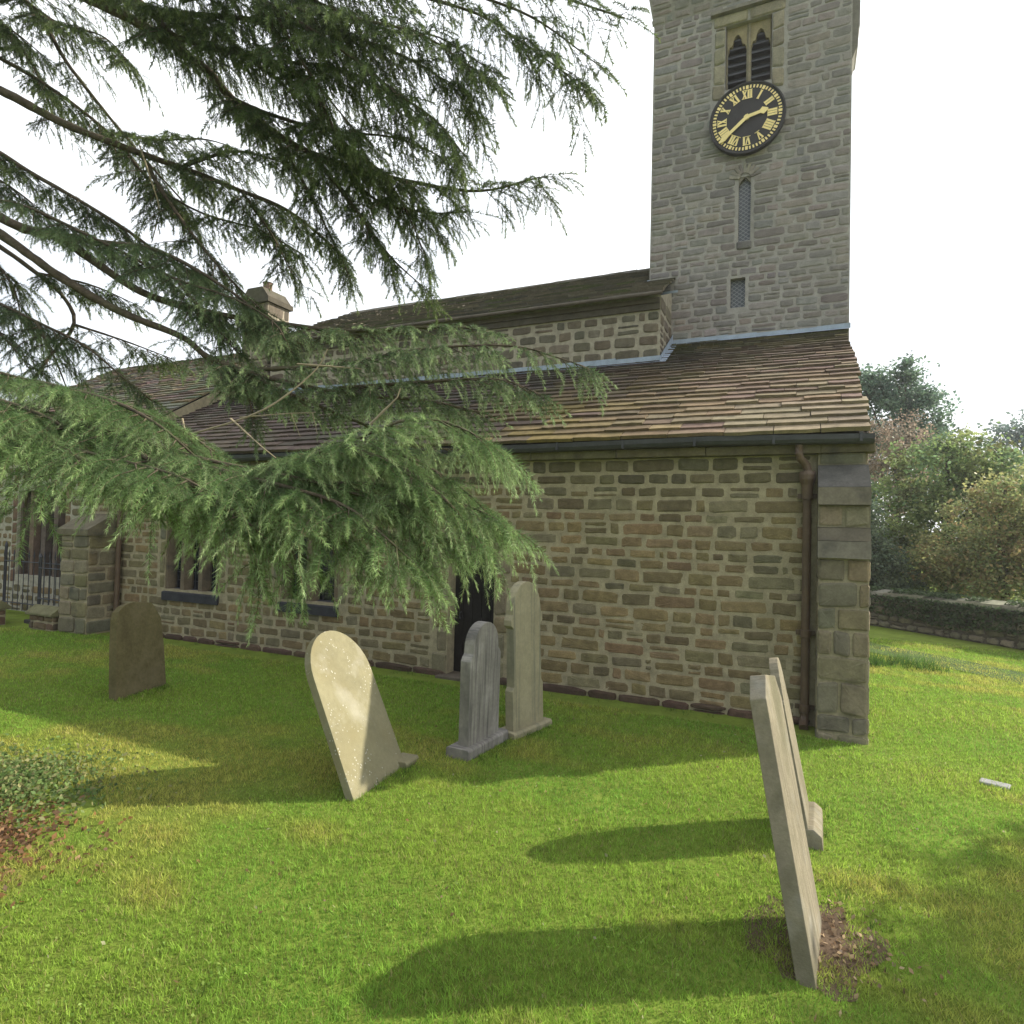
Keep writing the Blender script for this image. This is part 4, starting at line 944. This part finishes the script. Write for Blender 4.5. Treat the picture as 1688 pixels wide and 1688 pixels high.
bough([(-150, 420, 5.6), (-40, 480, 5.3), (60, 530, 5.1), (140, 570, 5.0), (200, 620, 4.9), (250, 660, 4.9)], .02, .006, MIDP,
      [M2(None, t0=.1, tint=.8), M2([(-60, 500, 5.2), (10, 560, 5.1), (50, 610, 5.0)], tint=.75), M2([(60, 530, 5.1), (90, 590, 5.0), (110, 640, 5.0)], tint=.75)], from_trunk=5.6)
bough([(-100, 300, 5.5), (40, 340, 5.3), (170, 400, 5.1), (290, 460, 4.9), (380, 490, 4.75), (450, 530, 4.65), (480, 580, 4.6)], .02, .006, MIDP,
      [M2(None, t0=.45, Lmax=.5), M2([(290, 460, 4.9), (340, 520, 4.8), (390, 580, 4.7)], Lmax=.4)], from_trunk=6.4)
# bare grey-brown twigs
M_twig = mat("bare_twig", (.24, .20, .13), rough=.9, namt=.2)
for c, r in (([(300, 720, 3.4), (400, 690, 3.4), (460, 660, 3.45), (520, 610, 3.5), (540, 575, 3.5)], .007), ([(380, 690, 3.4), (430, 735, 3.3), (455, 755, 3.3)], .006), ([(395, 688, 4.0), (470, 682, 4.0), (520, 680, 4.0)], .005), ([(490, 600, 4.1), (560, 605, 4.1), (595, 608, 4.1)], .008),
             ([(610, 700, 3.0), (640, 670, 3.0), (655, 655, 3.0), (660, 640, 3.0)], .007), ([(230, 240, 5.9), (250, 300, 5.8), (262, 345, 5.8), (250, 400, 5.8)], .009), ([(300, 690, 3.3), (310, 730, 3.25), (306, 720, 3.25)], .006), ([(480, 682, 4.0), (495, 720, 4.0)], .004), ([(515, 680, 4.0), (523, 715, 4.0)], .004)):
    A, _ = resample(catmull([at_d(*q) for q in c], 6), .04); mb = MB(); mb.tube(A, list(np.linspace(r, r * .5, len(A))), 5, rng=rr_, rough=.2); mb.build("bare_twig", M_twig, cedar)

# ================================================================== trees beyond the lawn, leaf colours lifted to paint in their pale veil
def leaf_tris(rng, pos, size, cols, flat=.0):
    n = len(pos); d = rng.normal(size=(n, 3)); d[:, 2] *= .7; d /= np.linalg.norm(d, axis=1)[:, None]
    s = np.cross(d, rng.normal(size=(n, 3))); s /= np.linalg.norm(s, axis=1)[:, None]
    L_ = (size * rng.uniform(.6, 1.3, n))[:, None]
    a, b, c, e = pos - d * L_ * .5, pos + s * L_ * .32, pos + d * L_ * .5, pos - s * L_ * .32
    T_ = np.concatenate([np.stack([a, b, c], 1), np.stack([a, c, e], 1)]); C_ = np.concatenate([cols, cols]); return T_, C_
def crown(rng, lobes, n, size, pal, clump=.35, nclump=180):
    """lobes: (cx,cy,cz,rx,ry,rz). Leaves gather in clumps spread through the lobes, denser towards the outside"""
    w = np.array([l[3] * l[4] * l[5] for l in lobes]) ** .67; w /= w.sum(); P_, C_ = [], []
    pal = np.array(pal); li = rng.choice(len(lobes), nclump, p=w); per = n // nclump
    for i in li:
        l = lobes[i]; d = rng.normal(size=3); d /= np.linalg.norm(d); r = rng.uniform(.35, 1.08) ** .5
        c = np.array(l[:3]) + d * r * np.array(l[3:])
        k = rng.uniform(.5, 1.5) * clump
        P_.append(c + rng.normal(size=(per, 3)) * k * np.array([.5, .5, .38])); base = pal[rng.integers(len(pal))] * rng.uniform(.75, 1.3)
        C_.append(base * rng.uniform(.7, 1.35, (per, 1)))
    P_ = np.concatenate(P_); C_ = np.concatenate(C_); k = P_[:, 2] > .05
    return leaf_tris(rng, P_[k], size, C_[k])
def tree(name, label, cat, base, height, tr_r, lobes, n, size, pal, clump, nclump, seed, conif=False):
    rng = np.random.default_rng(seed); r = random.Random(seed); o = empty(name, (base[0], base[1], 0), label, cat, "trees and bushes beyond the lawn")
    m = MB(); A = [(base[0], base[1], -.2), (base[0] + r.uniform(-.1, .1), base[1], height * .3), (base[0] + r.uniform(-.2, .2), base[1], height * .65), (base[0], base[1], height * .92)]
    m.tube(catmull(A, 4), list(np.linspace(tr_r, tr_r * .2, 10)), 8, rng=r, rough=.08)
    for l in lobes:
        z0 = min(l[2] * .55, height * .6); m.tube(catmull([(base[0], base[1], z0), ((base[0] + l[0]) / 2, (base[1] + l[1]) / 2, (z0 + l[2]) / 2 + .1), l[:3]], 4), list(np.linspace(tr_r * .4, .012, 5 + 0 if False else 8)), 5)
    m.build("trunk", M_bark, o, smooth=True)
    T_, C_ = crown(rng, lobes, n, size, pal, clump, nclump); tris("crown", T_, C_, M_leaf, o); return o
G1 = [(.18, .26, .10), (.23, .31, .11), (.14, .21, .10), (.28, .33, .13)]
def L(px, py, Y, rx, ry, rz): p = at_y(px, py, Y); return (p[0], p[1], p[2], rx, ry, rz)
tree("conifer_tree", "tall dark blue green conifer rising highest behind the bushes, beside the roof edge", "tree", at_y(1480, 900, 31)[:2], 9.5, .25,
     [L(1470, 640, 31, 1.1, 1.0, .8), L(1455, 690, 31, 1.5, 1.2, 1.2), L(1520, 690, 31, 1.1, 1.1, 1.2), L(1500, 760, 31, 2.2, 1.6, 1.6), L(1495, 612, 31, .45, .4, .55), L(1425, 640, 31, .9, .8, .7), L(1540, 740, 31, 1.0, 1.0, 1.1), L(1512, 650, 31, .35, .35, .6)], 26000, .15, [(.12, .19, .13), (.15, .23, .14), (.09, .15, .11)], .42, 420, 1)
tree("russet_shrub", "bare looking reddish brown shrub squeezed between the conifer and the buttress", "shrub", at_y(1460, 900, 27)[:2], 5.0, .08,
     [L(1450, 740, 27, .9, .8, 1.0), L(1490, 720, 27, .8, .8, .9), L(1470, 800, 27, 1.3, 1.0, 1.2)], 9000, .09, [(.31, .23, .17), (.27, .21, .16), (.24, .21, .16)], .32, 200, 2)
tree("broadleaf_tree", "wide mid green leafy tree filling the space behind the stone wall", "tree", at_y(1560, 900, 24)[:2], 5.8, .18,
     [L(1540, 790, 24, 1.5, 1.3, 1.2), L(1480, 850, 24, 1.6, 1.3, 1.3), L(1600, 760, 24, 1.3, 1.2, .9), L(1640, 790, 24, 1.4, 1.2, 1.1), L(1500, 930, 24, 1.8, 1.4, 1.2), L(1590, 870, 24, 1.7, 1.4, 1.3), L(1680, 860, 24, 1.6, 1.4, 1.4), L(1440, 930, 24, 1.0, 1.0, 1.2), L(1560, 960, 24, 1.8, 1.2, 1.0)], 42000, .13, G1 + [(.14, .15, .06)], .42, 620, 3)
tree("autumn_tree", "spreading tree with orange tinged autumn leaves at the right edge", "tree", at_y(1660, 930, 20.5)[:2], 4.2, .14,
     [L(1640, 850, 20.5, 1.1, 1.0, .75), L(1690, 820, 20.5, 1.0, 1.0, .8), L(1590, 905, 20.5, 1.1, 1.0, .7), L(1660, 920, 20.5, 1.3, 1.1, .9), L(1560, 930, 20.5, .8, .8, .55), L(1720, 900, 20.5, 1.2, 1.0, 1.0), L(1620, 955, 20.5, 1.5, 1.0, .6)], 26000, .10, [(.30, .30, .12), (.33, .26, .13), (.25, .29, .12), (.21, .27, .11), (.28, .29, .13)], .34, 460, 4)
tree("hedge_bush", "dark green bush growing against the corner of the church", "bush", at_y(1440, 960, 21)[:2], 2.6, .08,
     [L(1430, 920, 21, .7, .7, .9), L(1465, 950, 21, .9, .8, .7), L(1420, 860, 21, .5, .6, .9)], 9000, .10, [(.12, .165, .11), (.16, .20, .12)], .3, 170, 5)
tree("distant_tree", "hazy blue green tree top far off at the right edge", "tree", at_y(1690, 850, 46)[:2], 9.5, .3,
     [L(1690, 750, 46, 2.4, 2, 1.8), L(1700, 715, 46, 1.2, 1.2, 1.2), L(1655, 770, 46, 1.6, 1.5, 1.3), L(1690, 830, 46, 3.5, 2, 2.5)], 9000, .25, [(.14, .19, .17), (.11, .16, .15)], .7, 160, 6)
tree("lawn_tree", "leafy tree standing right of the view whose shade falls across the lawn", "tree", (8.7, 9.9), 8.0, .22,
     [(8.4, 10.1, 5.4, 1.3, 1.3, 1.2), (9.3, 9.2, 6.3, 1.2, 1.2, 1.0), (8.5, 9.0, 5.2, 1.1, 1.2, 1.0), (9.6, 10.4, 5.0, 1.3, 1.2, 1.1), (8.9, 8.4, 5.7, 1.1, 1.1, .9), (9.3, 11.4, 5.4, 1.1, 1.1, 1.0)], 26000, .18, G1, .45, 200, 7)

# boundary wall with ivy along the far side of the lawn
bw0, bw1 = np.array([.2, 20.72]), np.array([7.2, 14.5]); bd = unit(bw1 - bw0); bn = np.array([bd[1], -bd[0]]); bl = np.linalg.norm(bw1 - bw0)
if bn[1] > 0: bn = -bn
wallo = empty("boundary_wall", (*((bw0 + bw1) / 2), 0), "low rubble boundary wall half buried in dark ivy at the back of the lawn", "wall")
Mw = lambda u, v, d: (bw0[0] + bd[0] * u + bn[0] * d, bw0[1] + bd[1] * u + bn[1] * d, v)
mb = MB(); rbw = random.Random(91)
mb.prism([(-.02, -.2), (-.02, .82), (-.45, .82), (-.45, -.2)], lambda u, v, t: Mw(t, v, u), 0, bl, (.12, .11, .09))
courses(mb, Mw, rbw, 0, bl, 0, .84, [(.19, .175, .13), (.15, .14, .10), (.22, .20, .15)], (.13, .22), (1.2, 2.6), .03, .035, jit=.02, n=3.5)
u = 0
while u < bl:
    w = rbw.uniform(.3, .6); z = .86 + rbw.uniform(0, .06); mb.prism([(.06, .82), (-.5, .82), (-.48, z + .06), (.03, z)], lambda a, v, t: Mw(t, v, a), u, u + w - .01, cvar(rbw, [(.17, .165, .12), (.21, .20, .15)])); u += w
mb.build("stonework", M_stone, wallo)
rv = np.random.default_rng(92); n = 9000
uu = rv.random(n) * bl; zz = .24 + rv.random(n) ** .8 * .62; cov = np.sin(uu * 1.9) * .25 + np.sin(uu * 4.7 + 1) * .15 + .75
kk = (zz > .52 - .3 * cov) & (rv.random(n) < cov)
pos = np.array([Mw(a, z, d) for a, z, d in zip(uu[kk], zz[kk], .06 + rv.random(kk.sum()) * .12)])
n2 = 5200; u2 = rv.random(n2) * bl; pos2 = np.array([Mw(a, .92 + .1 * q, -.5 * s) for a, q, s in zip(u2, rv.random(n2), rv.random(n2))]); pos2 = pos2[np.sin(u2 * 2.3) + .5 * np.sin(u2 * 7.1) > -.7]
pos = np.concatenate([pos, pos2]); T_, C_ = leaf_tris(rv, pos, .075, np.array([.075, .11, .05]) * rv.uniform(.5, 1.7, (len(pos), 1)))
tris("ivy", T_, C_, M_leaf, wallo)

# ================================================================== ground cover
def blades(rng, X_, Y_, h, w, cols, lean=.5):
    n = len(X_); Zg = np.array([gz(x, y) for x, y in zip(X_, Y_)]) if n < 60000 else gzv(X_, Y_)
    a = rng.random(n) * 2 * np.pi; ln = rng.random(n) * lean; b = rng.random(n) * 2 * np.pi
    base = np.stack([X_, Y_, Zg - .004], 1); sd_ = np.stack([np.cos(a), np.sin(a), np.zeros(n)], 1) * (w * rng.uniform(.7, 1.3, n) * .5)[:, None]
    hh = h * rng.uniform(.5, 1.25, n)
    tip = base + np.stack([np.cos(b) * ln * hh, np.sin(b) * ln * hh, hh], 1)
    return np.stack([base - sd_, base + sd_, tip], 1), cols
_uc = None
def gzv(X_, Y_):
    # same undulation as gz, vectorised
    rgen = random.Random(3); t = [(rgen.uniform(-1.1, 1.1), rgen.uniform(-1.1, 1.1), rgen.uniform(0, 6.3)) for _ in range(6)]
    u_ = sum(np.sin(a * X_ + b * Y_ + p_) for a, b, p_ in t) / 6
    r = np.maximum(0, 1 - np.hypot(X_ + 1.5, Y_ - 4) / 14); return .022 * u_ * np.minimum(1, r * 3)
gr = np.random.default_rng(5)
def vnoise(X_, Y_, f, seed):
    q = np.random.default_rng(seed); s = np.zeros_like(X_)
    for _ in range(7):
        a = q.random() * 6.28; k = f * q.uniform(.6, 1.7); s += np.sin(k * (np.cos(a) * X_ + np.sin(a) * Y_) + q.random() * 6.28)
    return s / 7
NB = 1100000
dist = 1.6 + (17 - 1.6) * gr.random(NB) ** 1.25
ang = np.radians(gr.uniform(-80, 42, NB)); gx_, gy_ = dist * np.sin(ang), dist * np.cos(ang)
soil = np.hypot((gx_ - .18) / .20, (gy_ - 4.2) / .28) + .7 * vnoise(gx_, gy_, 12, 4) + gr.normal(size=NB) * .22
leafp = np.hypot((gx_ + 5.9) / 1.15, (gy_ - 2.9) / .75) + .3 * vnoise(gx_, gy_, 5, 6)
ok = ~((gy_ > WY - .12) & (gx_ < BX0 + .02)) & ~((gy_ > BY - .04) & (gx_ < BX1 + .03) & (gx_ > -16)) & (gx_ > -20) & (soil > .95) & ((leafp > .9) | (gr.random(NB) < .08))
ok &= ~((gy_ > 7.9) & (gx_ < -13.9))
tow = np.abs((gx_ - pc[0]) * pn[0] + (gy_ - pc[1]) * pn[1]); ok &= ((tow > .5) | (gr.random(NB) < .6)) & (((gx_ - bw0[0]) * bn[0] + (gy_ - bw0[1]) * bn[1]) > .1)
gx_, gy_, dd = gx_[ok], gy_[ok], dist[ok]
n1, n2_, n3 = vnoise(gx_, gy_, 2.2, 11), vnoise(gx_, gy_, 7, 12), vnoise(gx_, gy_, .9, 13)
green = np.array([.30, .41, .066]); lush = np.array([.19, .345, .052]); yell = np.array([.45, .43, .11]); brown = np.array([.34, .28, .13])
t = np.clip(.5 + .9 * n1 + .35 * n2_, 0, 1)[:, None]; C_ = lush * (1 - t) + green * t
t = np.clip((n3 + .6 * n2_ + .02) * 1.8, 0, .85)[:, None]; C_ = C_ * (1 - t) + yell * t
t = (gr.random(len(gx_)) < .06 + .16 * np.clip(n2_ * .9 + n1, 0, 1))[:, None] * .8; C_ = C_ * (1 - t) + brown * t
C_ = C_ * gr.uniform(.65, 1.35, (len(gx_), 1))
n4 = vnoise(gx_, gy_, 34, 14); C_ = C_ * (1 + .35 * np.clip(n4, -1, 1))[:, None]
hgt = (.032 + .016 * np.clip(n2_ + .4 * n1, -.6, 1) + .016 * n4) * (1 + .02 * dd); wid = .0042 * (1 + .16 * dd)
T_, C_ = blades(gr, gx_, gy_, hgt, wid, C_, 1.1)
tag(tris("grass", T_, C_, M_grass), kind="stuff")
# longer tufts: round the stones, along the wall and by the corner of the church
TX_, TY_ = [], []
def tuft(x, y, n, s):
    TX_.append(x + gr.normal(size=n) * s); TY_.append(y + gr.normal(size=n) * s)
for x, y, l, nn in ((-3.40, 4.4, .9, 14), (-2.86, 5.7, .8, 8), (-2.72, 6.55, .6, 8), (-8.0, 5.45, .8, 14), (.25, 5.5, .8, 9), (.3, 4.6, .3, 3)):
    for k in range(nn): tuft(x + gr.normal() * .05, y + gr.random() * l, 14, .035)
for k in range(60): tuft(-12 + gr.random() * 12, WY - .12 - gr.random() * .1, 10, .05)
for k in range(16): tuft(1.1 + gr.random() * 1.3, 13.6 + gr.normal() * .2, 40, .10)
for k in range(70): tuft(-4.5 + gr.random() * 5.5, 2.2 + gr.random() * 4, 8, .025)
TX_, TY_ = np.concatenate(TX_), np.concatenate(TY_)
T_, C_ = blades(gr, TX_, TY_, np.where(TY_ > 12, .22, .065), np.where(TY_ > 12, .014, .005), np.array([.075, .15, .03]) * gr.uniform(.6, 1.4, (len(TX_), 1)), .9)
tag(tris("grass_tufts", T_, C_, M_grass), kind="stuff")
# bare soil round the nearest stone
M_soil = mat("bare_soil", (.115, .082, .056), rough=1, nscale=8, namt=.4, bump=1.0, bscale=60, spec=.05)
mb = MB(); nn = 22; V = [(.10, 4.15, gz(.1, 4.15) + .006)]
for k in range(nn):
    a = 2 * math.pi * k / nn; rr = 1 + rg.uniform(-.25, .25); V.append((.12 + .36 * rr * math.cos(a), 4.17 + .42 * rr * math.sin(a), gz(.1, 4.15) + .003))
mb.add(V, [(0, 1 + k, 1 + (k + 1) % nn) for k in range(nn)]); tag(mb.build("bare_soil", M_soil), kind="structure")
# fallen leaves: drift by the cedar, scatter elsewhere
def litter(name, n, cx, cy, sx, sy, size, pal, lift=.02, rise=.0):
    P_ = np.stack([cx + gr.normal(size=n) * sx, cy + gr.normal(size=n) * sy, np.zeros(n)], 1); P_[:, 2] = gzv(P_[:, 0], P_[:, 1]) + lift * gr.random(n) + rise * np.exp(-((P_[:, 0] - cx) / sx) ** 2 - ((P_[:, 1] - cy) / sy) ** 2) * gr.random(n) + .006
    c = np.array(pal)[gr.integers(len(pal), size=n)] * gr.uniform(.6, 1.4, (n, 1)); T_, C_ = leaf_tris(gr, P_, size, c); return tris(name, T_, C_, M_leaf)
tag(litter("fallen_leaves", 3200, -5.75, 2.55, .55, .32, .05, [(.26, .13, .06), (.20, .11, .06), (.15, .09, .05), (.33, .20, .10)], rise=.05), kind="stuff")
tag(litter("ground_ivy", 3800, -6.35, 3.35, .50, .34, .045, [(.16, .24, .07), (.22, .28, .10), (.12, .19, .06), (.28, .27, .12)], lift=.04, rise=.06), kind="stuff")
tag(litter("leaf_crumbs", 240, .24, 4.2, .16, .24, .035, [(.30, .20, .12), (.40, .30, .19), (.20, .14, .09)]), kind="stuff")
P_ = np.stack([gr.uniform(-5, 2, 260), gr.uniform(1.6, 8, 260), np.zeros(260)], 1); P_[:, 2] = gzv(P_[:, 0], P_[:, 1]) + .025
T_, C_ = leaf_tris(gr, P_, .028, np.array([(.30, .20, .10), (.38, .36, .22), (.2, .13, .07)])[gr.integers(3, size=260)]); tag(tris("scattered_leaves", T_, C_, M_leaf), kind="stuff")

# clover and daisy leaves growing in patches through the turf
cl = np.array([(gr.uniform(-5.5, 3.5), 1.7 + 9 * gr.random() ** 1.6) for _ in range(90)]); cs = gr.uniform(.06, .25, 90)
P_ = np.concatenate([np.stack([c[0] + gr.normal(size=46) * q, c[1] + gr.normal(size=46) * q * .8, np.zeros(46)], 1) for c, q in zip(cl, cs)])
P_ = P_[(P_[:, 1] < BY - .1)]; P_[:, 2] = gzv(P_[:, 0], P_[:, 1]) + .022 + .014 * gr.random(len(P_))
T_, C_ = leaf_tris(gr, P_, .020, np.array([(.24, .38, .06), (.29, .40, .09), (.19, .31, .05)])[gr.integers(3, size=len(P_))] * gr.uniform(.7, 1.25, (len(P_), 1)))
tag(tris("clover", T_, C_, M_leaf), kind="stuff")

# ================================================================== thin haze volume, added for the pale veil of lens flare
mb = MB(); mb.box((-60, -30, -1.5), (60, 75, 17.5)); hz = mb.build("haze", None)
hm = bpy.data.materials.new("haze_air"); hm.use_nodes = True; hn, hl = hm.node_tree.nodes, hm.node_tree.links
hn.remove(hn["Principled BSDF"]); pv = hn.new("ShaderNodeVolumePrincipled"); pv.inputs["Color"].default_value = (.95, .97, 1, 1)
pv.inputs["Density"].default_value = HAZE; pv.inputs["Anisotropy"].default_value = .45
hl.new(pv.outputs[0], hn["Material Output"].inputs["Volume"]); hz.data.materials.append(hm); tag(hz, kind="stuff")
